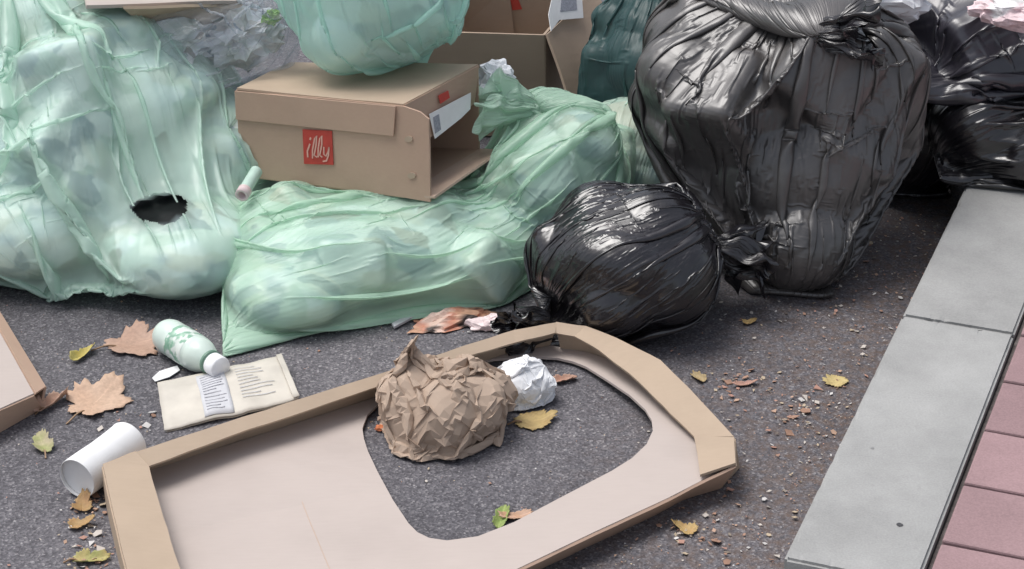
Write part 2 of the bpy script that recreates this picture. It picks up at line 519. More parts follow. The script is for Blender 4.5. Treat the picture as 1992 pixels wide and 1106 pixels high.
class Field:
    """the same solid sampled on a lattice, for quick look-ups"""
    def __init__(self, S, lo, hi, h=.006):
        self.lo = np.array(lo, np.float32); self.h = np.float32(h)
        self.n = np.ceil((np.array(hi) - lo) / h).astype(int) + 1
        ax = [self.lo[i] + np.arange(self.n[i], dtype=np.float32) * self.h for i in range(3)]
        self.T = np.empty((*self.n, 4), np.float32)
        for i in range(self.n[0]):
            P = np.stack(np.meshgrid(ax[0][i:i + 1], ax[1], ax[2], indexing='ij'), -1)
            d, g = S(P)
            self.T[i, ..., 0] = d[0]; self.T[i, ..., 1:] = g[0]
        self.T = np.ascontiguousarray(self.T.reshape(-1, 4))
        self.D = np.ascontiguousarray(self.T[:, 0])
        self.st = np.array([self.n[1] * self.n[2], self.n[2], 1])
    def __call__(self, X):
        f = (X - self.lo) / self.h
        q = np.floor(f).astype(np.int32)
        np.clip(q, 0, self.n - 2, out=q)
        f -= q
        k = q @ self.st
        g = self.T[k + (f > .5) @ self.st][..., 1:]
        D = self.D
        fx, fy, fz = f[..., 0], f[..., 1], f[..., 2]
        s0, s1 = self.st[0], self.st[1]
        a = D[k] * (1 - fz) + D[k + 1] * fz
        b = D[k + s1] * (1 - fz) + D[k + s1 + 1] * fz
        c = D[k + s0] * (1 - fz) + D[k + s0 + 1] * fz
        d = D[k + s0 + s1] * (1 - fz) + D[k + s0 + s1 + 1] * fz
        return (a * (1 - fy) + b * fy) * (1 - fx) + (c * (1 - fy) + d * fy) * fx, g

def sstep(a, b, x):
    t = np.clip((x - a) / (b - a), 0, 1)
    return t * t * (3 - 2 * t)

def settle(X, W, lu, lv, solids, steps, grav, press, bend, zmin, rng, fric=.6, every=3):
    """position based film: keeps its lengths, folds where there is too much of it"""
    X = np.ascontiguousarray(X, np.float32); W = W.astype(np.float32); lu = lu.astype(np.float32); lv = lv.astype(np.float32)
    Vp = X.copy()
    nv, nu, _ = X.shape
    ls = np.sqrt(lu[:-1] ** 2 + lv ** 2)
    W3 = W[..., None]
    def con(a, b, wa, wb, rest, k):
        d = b - a
        ln = np.sqrt((d * d).sum(-1, keepdims=True)) + 1e-9
        s = wa + wb
        c = d * ((ln - rest) / ln * k / np.maximum(s, 1e-6))
        a += c * wa; b -= c * wb
    LU = lu[:, None, None] * np.ones((1, 1, 1)); LV = lv[:, None, None]; LS = ls[:, None, None]
    for st in range(steps):
        vel = (X - Vp) * .93
        Vp = X.copy()
        dx = np.roll(X, -1, 1) - np.roll(X, 1, 1)
        dy = np.empty_like(X); dy[1:-1] = X[2:] - X[:-2]; dy[0] = X[1] - X[0]; dy[-1] = X[-1] - X[-2]
        n = np.cross(dx, dy); n /= np.linalg.norm(n, axis=-1, keepdims=True) + 1e-12
        F = -n * press
        F[..., 2] -= grav
        X += (vel + F) * (W3 > 0)
        # across the bag
        con(X[:, 0::2], X[:, 1::2], W3[:, 0::2], W3[:, 1::2], LU, .9)
        B = np.roll(X[:, 0::2], -1, 1).copy(); WB = np.roll(W3[:, 0::2], -1, 1)
        con(X[:, 1::2], B, W3[:, 1::2], WB, LU, .9)
        X[:, 0::2] = np.roll(B, 1, 1)
        # along it
        for p in (0, 1):
            a = X[p:-1:2]; b = X[p + 1::2]; m = min(len(a), len(b))
            con(a[:m], b[:m], W3[p:-1:2][:m], W3[p + 1::2][:m], LV[p::2][:m], .9)
        # shear
        for sh in (1, -1):
            Xs = np.roll(X, -sh, 1).copy(); Ws = np.roll(W3, -sh, 1)
            for p in (0, 1):
                a = X[p:-1:2]; b = Xs[p + 1::2]; m = min(len(a), len(b))
                con(a[:m], b[:m], W3[p:-1:2][:m], Ws[p + 1::2][:m], LS[p::2][:m], .55)
                X[p + 1::2] = np.roll(Xs, sh, 1)[p + 1::2]
                Xs = np.roll(X, -sh, 1).copy()
        # bending
        if bend > 0:
            lap = (np.roll(X, -1, 1) + np.roll(X, 1, 1)) * .5 - X
            lap[1:-1] += (X[2:] + X[:-2]) * .5 - X[1:-1]
            X += lap * bend * (W3 > 0)
        if st % every == every - 1 or st > steps - 2:
            for S, eps in solids:
                d, g = S(X)
                hit = (d < eps) & (W > 0)
                X[hit] += (eps - d[hit])[:, None] * g[hit]
                Vp[hit] += (X[hit] - Vp[hit]) * fric
            lo = (X[..., 2] < zmin) & (W > 0)
            X[lo, 2] = zmin
            Vp[lo] += (X[lo] - Vp[lo]) * fric
    return X

def upsample(X):
    nv, nu, _ = X.shape
    Y = np.empty((nv, nu * 2, 3)); Y[:, 0::2] = X; Y[:, 1::2] = (X + np.roll(X, -1, 1)) * .5
    Z = np.empty((nv * 2 - 1, nu * 2, 3)); Z[0::2] = Y; Z[1::2] = (Y[1:] + Y[:-1]) * .5
    return Z

def film_bag(parent, S, bottom, seam, knot, mat, seed, c=None, half=0.0, nu=60, nv=40, levels=2, ku=1.05, kv=1.03, kmax=1.7,
             rn=.022, others=(), grav=3e-5, press=6e-5, bend=.022, zmin=.004, pins=(), amp=.004, steps=(70, 70, 70, 44), eps=.003,
             hole=None, sub=0, name='film', twist=.7, share=None):
    rng = np.random.default_rng(seed)
    bottom = np.array(bottom, float); knot = np.array(knot, float); seam = np.array(seam, float)
    t = knot - bottom; t /= np.linalg.norm(t)
    C = (bottom + knot) / 2 if c is None else np.array(c, float)
    e1 = seam - t * (seam @ t); e1 /= np.linalg.norm(e1); e2 = np.cross(t, e1)
    v = np.linspace(0, 1, nv + 1); u = np.arange(nu) / nu * 2 * np.pi
    phi = np.pi * (1 - v)
    pz = rng.uniform(0, 6.28, 8)
    uw = sum(np.sin((k + 1) * u[None] + pz[k] + (2.2 - .4 * k) * 3 * v[:, None]) / (k + 1.5) for k in range(4))
    UW = u[None] + sstep(0, .3, v)[:, None] * (twist * v[:, None] + .16 * uw)
    axis = t[None] * (half * np.clip((v - .5) * 2.4, -1, 1))[:, None]
    PW = phi[:, None] + np.sin(phi)[:, None] * .16 * sum(np.sin((k + 1) * u[None] + pz[k + 4] + 4 * v[:, None] * (k - 1)) / (k + 1) for k in range(3))
    dirs = np.sin(PW)[..., None] * (np.cos(UW)[..., None] * e1 + np.sin(UW)[..., None] * e2) + np.cos(PW)[..., None] * t
    O = (C + axis)[:, None, :] + 0 * dirs
    r = np.full(dirs.shape[:2], .9)
    for _ in range(40):
        d, g = S((O + dirs * r[..., None]).astype(np.float32))
        r = np.maximum(r - np.clip(d, -.05, .2) * .8, .02)
    # bridge hollows: the film is stretched between bulges
    for _ in range(6):
        b = (np.roll(r, 1, 1) + np.roll(r, -1, 1) + 2 * r) / 4
        b[1:-1] = (b[2:] + b[:-2] + 2 * b[1:-1]) / 4
        r = np.maximum(r, b)
    X = O + dirs * (r + .004)[..., None]
    X[..., 2] = np.maximum(X[..., 2], zmin)
    wb = sstep(.22, 0, v)[:, None, None]
    X = X * (1 - wb) + wb * (bottom + np.cos(u)[None, :, None] * seam)
    wk = sstep(.86, 1, v)[:, None, None]
    ring = knot + rn * (np.cos(UW[-1])[:, None] * e1 + np.sin(UW[-1])[:, None] * e2)
    X = X * (1 - wk) + wk * ring[None]
    F_ = Field(S, X.reshape(-1, 3).min(0) - .02, X.reshape(-1, 3).max(0) + .02, .0065)
    solids = [(F_, eps)] + [(o, .002) for o in others]
    for lv_i in range(levels + 1):
        nvv, nuu = X.shape[:2]
        W = np.ones((nvv, nuu)); W[-1] = 0; W[0] = 0
        # fixed corners and pinches
        vv = np.linspace(0, 1, nvv)
        du = np.linalg.norm(np.roll(X, -1, 1) - X, axis=-1).sum(1)
        if lv_i == 0:
            DU = du.copy(); DV = np.linalg.norm(X[1:] - X[:-1], axis=-1).mean(1)
            # seeds of the pleats
            nrm = X - (C + axis)[:, None]; nrm /= np.linalg.norm(nrm, axis=-1, keepdims=True) + 1e-9
            ph = rng.uniform(0, 6.28, 12); fr = rng.integers(5, nu // 3, 12)
            w = sum(np.sin(fr[k] * u + ph[k] + 1.3 * np.sin(3.1 * vv[:, None] * (k % 3 + .5) + ph[-k])) for k in range(12)) / 5
            X += nrm * (w * amp)[..., None] * (W[..., None])
            X += rng.normal(0, amp * .5, X.shape) * W[..., None]
        else:
            X += rng.normal(0, .0024 / 2 ** lv_i, X.shape) * W[..., None]
        f = 2 ** lv_i
        sh = (share or {2: (.10, .40, 1.0), 3: (.10, .34, .68, 1.0)}[levels])[lv_i]      # broad folds first, then finer and finer ones
        P = DU.max() * (1 + (ku - 1) * sh)
        LRow = np.maximum(np.minimum(P, np.maximum(DU, 1e-3) * (1 + (kmax - 1) * sh)), DU)
        LRow = DU + (LRow - DU) * sstep(.02, .32, np.linspace(0, 1, len(DU)))      # no gathers at the welded seam
        rows = np.interp(vv, np.linspace(0, 1, len(LRow)), LRow)
        dvs = np.interp((np.arange(nvv - 1) + .5) / (nvv - 1), (np.arange(len(DV)) + .5) / len(DV), DV * (1 + (kv - 1) * sh)) / f
        X = settle(X, W, rows / nuu, dvs, solids, steps[lv_i], grav / f, press / f, bend, zmin, rng, every=3)
        if lv_i < levels: X = upsample(X)
    nvv, nuu = X.shape[:2]
    # mesh; the bottom row is welded into a seam
    idx = np.arange(nvv * nuu).reshape(nvv, nuu)
    h = nuu // 2
    for i in range(1, h): idx[0, nuu - i] = idx[0, i]
    a = idx[:-1]; b = np.roll(idx, -1, 1)[:-1]; c_ = np.roll(idx, -1, 1)[1:]; d = idx[1:]
    F = np.stack([a, b, c_, d], -1).reshape(-1, 4)
    if hole is not None:
        hc, hd, hr, hrot = hole                    # a torn spot on the near side, hit from hc along hd
        ctr = X.reshape(-1, 3)[F].mean(1)
        hd = np.array(hd) / np.linalg.norm(hd)
        w = ctr - np.array(hc)
        al = w @ hd
        off = np.linalg.norm(w - al[:, None] * hd, axis=1)
        hcen = ctr[np.argmin(off * 30 + al)]
        q = ((ctr - hcen) @ hrot) / np.array(hr)
        ragged = np.array([mnoise.noise(Vector(p * 60)) for p in ctr]) * .25
        F = F[(q * q).sum(1) > 1 + ragged]
        film_bag.hole_at = hcen
    me = bpy.data.meshes.new(name)
    me.from_pydata(X.reshape(-1, 3).tolist(), [], F.tolist())
    at_ = me.attributes.new('pleat', 'FLOAT_VECTOR', 'POINT')
    uu = np.arange(nuu) / nuu * 2 * np.pi; vv = np.linspace(0, 1, nvv)
    pl = np.stack([np.cos(uu)[None] * 4 + 0 * vv[:, None], np.sin(uu)[None] * 4 + 0 * vv[:, None], 0 * uu[None] + vv[:, None] * 1.2], -1)
    at_.data.foreach_set('vector', pl.reshape(-1).astype(np.float32))
    dd, _g = S(X.astype(np.float32))
    ct = me.attributes.new('contact', 'FLOAT', 'POINT')
    ct.data.foreach_set('value', np.exp(-np.clip(dd - eps, 0, 1) / .010).reshape(-1).astype(np.float32))
    bm = bmesh.new(); bm.from_mesh(me)
    bmesh.ops.delete(bm, geom=[q for q in bm.verts if not q.link_faces], context='VERTS')
    bm.to_mesh(me); bm.free()
    o = link(name, me, mat, parent, True)
    if sub: mod_sub(o, sub)
    return o, X

def contents_mesh(parent, S, palette, seed, shrink=.985, dark=None):
    rng = random.Random(seed)
    bm = bmesh.new()
    cols = []
    for s in S.it:
        if s[0] == 'e':
            ret = bmesh.ops.create_icosphere(bm, subdivisions=4, radius=1)
        else:
            n_before = len(bm.verts)
            ret = bmesh.ops.create_cube(bm, size=2)
            eds = list({e for q in ret['verts'] for e in q.link_edges})
            bmesh.ops.subdivide_edges(bm, edges=eds, cuts=7, use_grid_fill=True)
            bm.verts.ensure_lookup_table()
            ret = {'verts': bm.verts[n_before:]}
        vsn = ret['verts']
        mat3 = Matrix(s[3].tolist())
        base = rng.choice(palette)
        for q in vsn:
            if s[0] == 'e':
                p = Vector((q.co.x * s[2][0], q.co.y * s[2][1], q.co.z * s[2][2])) * shrink
                nn = Vector((q.co.x / s[2][0], q.co.y / s[2][1], q.co.z / s[2][2])).normalized()
            else:
                h = Vector(s[2].tolist()); rr_ = float(s[4])
                p = Vector((q.co.x * (h.x + rr_), q.co.y * (h.y + rr_), q.co.z * (h.z + rr_)))
                cl = Vector([max(-h[k], min(h[k], p[k])) for k in range(3)])
                nn = (p - cl).normalized()
                p = (cl + nn * rr_) * shrink
            q.co = mat3 @ p + Vector(s[1].tolist())
            q.co += (mat3 @ nn) * S.amp * .8 * float(rough(np.array(q.co)))
            nz = mnoise.noise(q.co * 9 + Vector((seed, 0, 0)))
            nz2 = mnoise.cell(Vector((q.co.x * 20, q.co.y * 20, q.co.z * 34)) + Vector((0, seed, 0)))
            k = int(abs(nz2 * 7.3 + nz * 3)) % len(palette)
            cols.append(palette[k] if nz > -.12 else base)
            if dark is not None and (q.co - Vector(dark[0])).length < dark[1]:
                cols[-1] = (.010, .010, .012); q.co += Vector((0, .05, -.012))      # a hollow behind the tear, its shade painted on as near-black
            q.co.z = max(q.co.z, .003)
    me = bpy.data.meshes.new('contents')
    bm.to_mesh(me); bm.free()
    ca = me.color_attributes.new('tone', 'FLOAT_COLOR', 'POINT')
    ca.data.foreach_set('color', np.array([(*c_, 1) for c_ in cols], np.float32).reshape(-1))
    return link('contents', me, M['contents'], parent, True)

def frill(parent, p, d, ln, r0, r1, mat, seed, folds=9, amp=.55, name='gathered_end', nu=96, nv=26, bendv=(0, 0, 0), crum=.35):
    """the loose gathered end of the film beyond the tie"""
    rng = random.Random(seed)
    d = Vector(d).normalized(); p = Vector(p)
    e1 = d.orthogonal().normalized(); e2 = d.cross(e1)
    ph = [rng.uniform(0, 6.28) for _ in range(6)]
    verts, faces, pl = [], [], []
    off = Vector((seed * 3.7, seed * 1.3, 0))
    for j in range(nv):
        v = j / (nv - 1)
        rr = r0 + (r1 - r0) * v ** .8
        for i in range(nu):
            u = i / nu * 2 * math.pi
            w = math.sin(folds * u + ph[0] + 1.1 * math.sin(2 * u + ph[1] + v)) * .6 + math.sin((folds * 2 + 1) * u + ph[2] + 2 * v) * .3 + .25 * math.sin(3 * u + ph[3])
            q = rr * (1 + amp * w * (.35 + .65 * v))
            rad = e1 * math.cos(u) + e2 * math.sin(u)
            c = p + d * (ln * v * (1 + .18 * math.sin(2 * u + ph[4]) * v + .1 * w)) + Vector(bendv) * v * v
            x = c + rad * q
            x += Vector(mnoise.noise_vector(x * 38 + off)) * crum * .02 * (.3 + v)
            x.z = max(x.z, .003)
            verts.append(x); pl.append((math.cos(u) * 6, math.sin(u) * 6, v))
    for j in range(nv - 1):
        for i in range(nu):
            k = (i + 1) % nu
            faces.append((j * nu + i, j * nu + k, (j + 1) * nu + k, (j + 1) * nu + i))
    o = pydata(name, verts, faces, mat, parent, True)
    a = o.data.attributes.new('pleat', 'FLOAT_VECTOR', 'POINT')
    a.data.foreach_set('vector', np.array(pl, np.float32).reshape(-1))
    mod_sub(o, 1)
    return o
def tie(parent, p, d, r, mat, seed):
    """the knot itself: a thick twisted lump"""
    rng = random.Random(seed)
    bm = bmesh.new()
    bmesh.ops.create_icosphere(bm, subdivisions=4, radius=r)
    off = Vector((seed, 2 * seed, 0))
    for q in bm.verts:
        n = q.co.normalized()
        w = math.sin(9 * math.atan2(n.y, n.x) + 5 * n.z + seed) * .10 + mnoise.noise(n * 3 + off) * .25
        q.co = n * r * (1 + w)
        q.co.z *= .75
    rot = Vector((0, 0, 1)).rotation_difference(Vector(d)).to_matrix()
    for q in bm.verts: q.co = rot @ q.co + Vector(p)
    me = bpy.data.meshes.new('knot'); bm.to_mesh(me); bm.free()
    return link('knot', me, mat, parent, True)
def lumps(S, rng, c, r, n, size=(.03, .07), shell=.85):
    """things inside that press against the film"""
    for i in range(n):
        d = rng.normal(size=3); d /= np.linalg.norm(d)
        p = np.array(c) + d * np.array(r) * shell
        p[2] = max(p[2], .03)
        s = rng.uniform(*size, 3)
        if rng.random() < .45: S.box(p, s * .8, rng.uniform(0, 180), rng.uniform(-60, 60), rng.uniform(-60, 60), .012)
        else: S.ell(p, s, rng.uniform(0, 180), rng.uniform(-60, 60))
    return S
def cluster(S, rng, c, r, n, size, core=.7, pb=.72):
    """a loose heap of things: a smaller core with boxes and lumps round it, hollows between"""
    c = np.array(c, float); r = np.array(r, float)
    if core: S.ell(c, r * core)
    for i in range(n):
        z = 1 - 2 * (i + .5) / n; a = i * 2.39996 + rng.uniform(-.4, .4)
        d = np.array([math.sqrt(max(0, 1 - z * z)) * math.cos(a), math.sqrt(max(0, 1 - z * z)) * math.sin(a), z])
        s = rng.uniform(*size, 3)
        p = c + d * (r - s.mean() * .8) * rng.uniform(.86, 1.0)
        p[2] = max(p[2], .025)
        if rng.random() < pb: S.box(p, s, rng.uniform(0, 180), rng.uniform(-60, 60), rng.uniform(-60, 60), .014)
        else: S.ell(p, s * 1.15, rng.uniform(0, 180), rng.uniform(-60, 60))
    return S
WHITES = [(.78, .82, .86), (.85, .87, .88), (.74, .78, .84), (.85, .86, .84), (.62, .70, .66), (.80, .78, .74), (.40, .47, .56), (.86, .88, .90), (.16, .22, .30), (.84, .87, .92), (.50, .40, .32), (.88, .90, .92)]

def crumple(name, c, r, seed, mat, parent=None, big=.3, mid=.12, small=.04, yaw=0, pull=None, levels=2, tone=None, flat_bottom=True, start=2):
    rng = random.Random(seed)
    bm = bmesh.new()
    bmesh.ops.create_icosphere(bm, subdivisions=start, radius=1)
    for v in bm.verts: v.co *= 1 + rng.uniform(-big, big * .6); v.co += Vector((rng.uniform(-1, 1), rng.uniform(-1, 1), rng.uniform(-1, 1))) * big * .35
    for amp in (mid, small, small * .5)[:levels]:
        old = set(bm.verts)
        bmesh.ops.subdivide_edges(bm, edges=bm.edges[:], cuts=1, use_grid_fill=True)
        for v in bm.verts:
            if v not in old: v.co += v.co.normalized() * rng.uniform(-amp, amp) + Vector((rng.uniform(-1, 1), rng.uniform(-1, 1), rng.uniform(-1, 1))) * amp * .4
    rot = Matrix.Rotation(R(yaw), 3, 'Z')
    c = Vector(c)
    for v in bm.verts:
        p = Vector((v.co.x * r[0], v.co.y * r[1], v.co.z * r[2]))
        p = rot @ p
        if pull:
            for (d, w, k) in pull:
                d = Vector(d).normalized(); a = max(0, v.co.normalized().dot(rot.inverted() @ d))
                p += d * k * a ** w
        p += c
        p.z = max(p.z, .002 + .002 * rng.random())
        v.co = p
    me = bpy.data.meshes.new(name); bm.to_mesh(me)
    if tone:
        cols = [(*tone(v.co, rng), 1) for v in bm.verts]
        ca = me.color_attributes.new('tone', 'FLOAT_COLOR', 'POINT')
        ca.data.foreach_set('color', np.array(cols, np.float32).reshape(-1))
    bm.free()
    return link(name, me, mat, parent, False)


# ------------------------------------------------------------------ carton corner points (the carton is racked a little out of square)
BX = {'fl0': at(470, 341, 3.55), 'fr0': at(786, 382, 3.40), 'br0': at(933, 291, 3.60), 'fl1': at(461, 174, 3.565), 'fr1': at(785, 204, 3.415),
      'br1': at(930, 127, 3.61), 'bl1': at(566, 122, 3.76)}
BX['bl0'] = BX['bl1'] + (BX['fl0'] - BX['fl1'])
def box_solid(ext=0.0):
    p = {k: np.array(v) for k, v in BX.items()}
    c = sum(p.values()) / 8
    ex = (p['fr0'] + p['fr1'] + p['br0'] + p['br1'] - p['fl0'] - p['fl1'] - p['bl0'] - p['bl1']) / 4
    ey = (p['bl0'] + p['bl1'] + p['br0'] + p['br1'] - p['fl0'] - p['fl1'] - p['fr0'] - p['fr1']) / 4
    ez = (p['fl1'] + p['fr1'] + p['br1'] + p['bl1'] - p['fl0'] - p['fr0'] - p['br0'] - p['bl0']) / 4
    h = [np.linalg.norm(q) / 2 for q in (ex, ey, ez)]
    X_ = ex / np.linalg.norm(ex); Z_ = np.cross(X_, ey); Z_ /= np.linalg.norm(Z_); Y_ = np.cross(Z_, X_)
    if ext: c = c + X_ * ext / 2; h[0] += ext / 2
    return Solid().box(c, [h[0] + .004, h[1] + .004, h[2] + .004], rr=.004, rot=np.stack([X_, Y_, Z_], 1))
BOXS = box_solid()
BOXE = box_solid(.062)

# ------------------------------------------------------------------ the bags
def bag_left_green():
    rng = np.random.default_rng(11)
    S = Solid(.012)
    cluster(S, rng, (-.74, 3.66, .20), (.26, .28, .20), 19, (.035, .09), .86, .92)
    S.ell((-.82, 3.76, .33), (.15, .18, .13)).ell((-.565, 3.41, .072), (.14, .165, .072), 20).ell((-.80, 3.45, .09), (.17, .15, .09)).ell((-.53, 3.64, .13), (.13, .13, .10))
    t = empty('rubbish_bag', (-.70, 3.62, 0))
    tag(t, 'large pale green translucent rubbish bag with a torn hole, at the left of the heap', 'rubbish bag', 'green bags in the heap')
    film_bag(t, S, (-.64, 3.36, .006), (.15, .02, 0), at(30, -60, 3.74), M['green'], 5, levels=3, ku=1.24, kv=1.015, kmax=1.9, amp=.006, nu=76, nv=52, others=[BOXS],
             hole=((0, 0, CAM_H), _ray(307, 404), (.046, .07, .014), rotm(0, 0, 4)), twist=.4)
    contents_mesh(t, S, WHITES, 4, dark=(film_bag.hole_at, .055))
    return S
def bag_centre_green():
    rng = np.random.default_rng(21)
    S = Solid(.014)
    S.ell((-.24, 3.40, .060), (.24, .15, .078), 25).ell((.075, 3.58, .11), (.11, .12, .11)).ell((-.36, 3.27, .045), (.10, .10, .05), 40).ell((-.385, 3.42, .065), (.10, .12, .07), 20).ell((-.05, 3.46, .055), (.13, .11, .065), 20)
    cluster(S, rng, (-.23, 3.39, .060), (.25, .165, .080), 10, (.03, .055), 0, .85)
    cluster(S, rng, (.075, 3.57, .115), (.135, .14, .128), 8, (.03, .06), 0, .85)
    t = empty('rubbish_bag', (-.1, 3.42, 0))
    tag(t, 'long pale green rubbish bag lying under the red-logo carton, gathered end upright at right', 'rubbish bag', 'green bags in the heap')
    K = at(1042, 212, 3.60)
    film_bag(t, S, (-.472, 3.30, .06), (.014, -.185, -.055), K, M['green2'], 8, c=(-.12, 3.47, .09), levels=3, half=.16, ku=1.26, kv=1.015, amp=.004, nu=72, nv=60, others=[BOXE], kmax=2.2, twist=.3)
    contents_mesh(t, S, WHITES, 9)
    tie(t, K, (-.3, .1, 1), .020, M['green2'], 3)
    frill(t, K, (-.8, -.1, .3), .10, .016, .045, M['green2'], 6, folds=7, crum=.7, bendv=(0, 0, -.02))
    return S
def bag_top_green():
    S = Solid(.02)
    cluster(S, np.random.default_rng(31), (-.237, 3.665, .447), (.168, .158, .160), 9, (.03, .06), .93, .2)
    t = empty('rubbish_bag', (-.237, 3.665, .287))
    tag(t, 'round mint green rubbish bag sitting on top of the red-logo carton', 'rubbish bag', 'green bags in the heap')
    film_bag(t, S, (-.12, 3.72, .33), (.03, .03, .04), (-.26, 3.68, .66), M['teal'], 13, c=(-.237, 3.665, .447), nu=76, nv=52, ku=1.22, kv=1.02, others=[BOXS], amp=.002, press=9e-5)
    contents_mesh(t, S, WHITES[:6], 12, shrink=.82)
    tie(t, (-.26, 3.68, .66), (0, 0, 1), .02, M['teal'], 4)
    frill(t, (-.26, 3.68, .67), (.2, .1, 1), .09, .016, .05, M['teal'], 9)
    return S
def bag_clear():
    S = Solid(.012, .016)
    S.ell((-.56, 3.70, .312), (.15, .09, .07), 8).ell((-.46, 3.72, .315), (.08, .07, .06)).ell((-.63, 3.68, .30), (.07, .06, .05))
    t = empty('plastic_bag', (-.55, 3.70, .24))
    tag(t, 'crumpled clear plastic bag lying on the large green bag behind the carton', 'plastic bag')
    film_bag(t, S, (-.71, 3.64, .27), (.0, .05, .03), at(500, -20, 3.75), M['clear'], 17, ku=1.4, kv=1.15, nu=60, nv=40, others=[BOXS], amp=.006, press=4e-5)
    rg = random.Random(3)
    pal = [(.74, .76, .79), (.66, .69, .72), (.80, .82, .84), (.50, .53, .54), (.58, .63, .58), (.30, .33, .34)]
    for c, r, sd_ in (((-.58, 3.70, .31), (.10, .07, .055), 1), ((-.48, 3.72, .315), (.075, .06, .05), 2), ((-.64, 3.685, .30), (.05, .045, .04), 3)):
        crumple('contents', c, r, sd_, M['contents'], t, .35, .2, .1, 20 * sd_, tone=lambda p, r_: pal[int(abs(mnoise.cell(p * 22) * 9)) % 6])
    return S
def bag_big_black():
    rng = np.random.default_rng(51)
    S = Solid(.012, .003)
    cluster(S, rng, (.445, 3.55, .275), (.25, .18, .175), 16, (.045, .09), .80, .6)
    S.ell((.40, 3.61, .35), (.17, .13, .09)).ell((.478, 3.375, .078), (.085, .08, .074)).ell((.48, 3.46, .17), (.14, .11, .12))
    t = empty('rubbish_bag', (.47, 3.42, 0))
    tag(t, 'large black rubbish bag with a dark knotted top, tallest of the black bags', 'rubbish bag', 'black bags in the heap')
    K = at(1592, 66, 3.425)
    film_bag(t, S, (.47, 3.325, .012), (.06, -.01, 0), K, M['black_grey'], 23, c=(.455, 3.52, .26), levels=3, share=(.06, .22, .55, 1.0), ku=1.34, kv=1.035, nu=80, nv=56, kmax=2.1, amp=.005, twist=.5)
    tie(t, K, (.4, -.6, .5), .022, M['black'], 5)
    frill(t, K, (.85, -.2, .1), .085, .018, .045, M['black'], 12, folds=9, crum=.9)
    return S
def bag_small_black():
    rng = np.random.default_rng(61)
    S = Solid(.02, .003)
    cluster(S, rng, (.185, 3.25, .108), (.150, .132, .110), 10, (.03, .06), .88, .6)
    t = empty('rubbish_bag', (.2, 3.27, 0))
    tag(t, 'small shiny black rubbish bag in front of the others, touching the cardboard tray', 'rubbish bag', 'black bags in the heap')
    K = at(1338, 445, 3.25)
    film_bag(t, S, (.045, 3.18, .04), (.02, .03, .03), K, M['black'], 27, c=(.195, 3.25, .11), levels=3, share=(.08, .26, .6, 1.0), ku=1.30, kv=1.03, kmax=2.8, nu=80, nv=48, amp=.004, twist=.4)
    frill(t, (.06, 3.16, .035), (-1, -.25, -.05), .07, .02, .035, M['black'], 15, folds=8, crum=.8)
    frill(t, at(1380, 480, 3.27), (1, .25, -.35), .09, .015, .045, M['black'], 16, folds=8, crum=.8)
    return S
def bags_right():
    S2 = Solid(.02)
    cluster(S2, np.random.default_rng(71), (.96, 3.665, .178), (.24, .16, .078), 11, (.03, .06), .75)
    t = empty('rubbish_bag', (.96, 3.66, .1))
    tag(t, 'flattened black rubbish bag slumped on the kerb end, under the violet-black bag', 'rubbish bag', 'black bags in the heap')
    film_bag(t, S2, (.74, 3.62, .13), (.0, .07, .01), (1.24, 3.75, .2), M['black'], 33, ku=1.16, kv=1.05, zmin=.103, nu=56, nv=36, half=.06)
    S3 = Solid(.02)  # extra bag added so the shadowed gap behind reads black
    S3.ell((.735, 3.83, .13), (.13, .17, .14))
    t = empty('rubbish_bag', (.735, 3.83, 0))
    tag(t, 'black bag shape added to fill the shadow between the big black bag and the kerb', 'rubbish bag', 'black bags in the heap')
    film_bag(t, S3, (.72, 3.70, .02), (.07, 0, 0), (.75, 3.92, .31), M['black'], 35, ku=1.14, kv=1.05, nu=48, nv=32)
    S1 = Solid(.02)
    cluster(S1, np.random.default_rng(81), (.965, 3.77, .315), (.27, .165, .10), 12, (.035, .08), .72)
    t = empty('rubbish_bag', (.96, 3.74, .22))
    tag(t, 'violet-black rubbish bag lying on top of the flattened bag at right', 'rubbish bag', 'black bags in the heap')
    film_bag(t, S1, (1.22, 3.7, .30), (.0, .07, .03), at(1758, 150, 3.62), M['black_purple'], 37, ku=1.2, kv=1.06, others=[S2, S3], half=.08, zmin=.12, kmax=2.3)
    return S1
def bags_behind():
    S = Solid(.02)
    cluster(S, np.random.default_rng(91), (.25, 3.95, .15), (.10, .11, .15), 9, (.03, .06), .75)
    t = empty('rubbish_bag', (.23, 4.0, 0))
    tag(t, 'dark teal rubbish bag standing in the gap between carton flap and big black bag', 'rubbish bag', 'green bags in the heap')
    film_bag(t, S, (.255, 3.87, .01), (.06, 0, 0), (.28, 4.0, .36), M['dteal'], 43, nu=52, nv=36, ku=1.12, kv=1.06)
    S = Solid(.02)
    S.ell((.205, 3.75, .085), (.085, .09, .085)).ell((.2, 3.69, .05), (.07, .06, .05))
    t = empty('rubbish_bag', (.205, 3.75, 0))
    tag(t, 'small mint green bag squeezed low between the long green bag and the big black bag', 'rubbish bag', 'green bags in the heap')
    film_bag(t, S, (.2, 3.67, .01), (.05, 0, 0), (.23, 3.83, .14), M['green'], 47, nu=48, nv=32, ku=1.15, kv=1.06)
    contents_mesh(t, S, WHITES, 19)

bag_left_green(); print('A', round(time.time() - T0, 1))
bag_centre_green()
bag_top_green()
bag_clear(); print('D', round(time.time() - T0, 1))
bag_big_black()
bag_small_black(); print('I', round(time.time() - T0, 1))
bags_right()
bags_behind(); print('bags', round(time.time() - T0, 1))

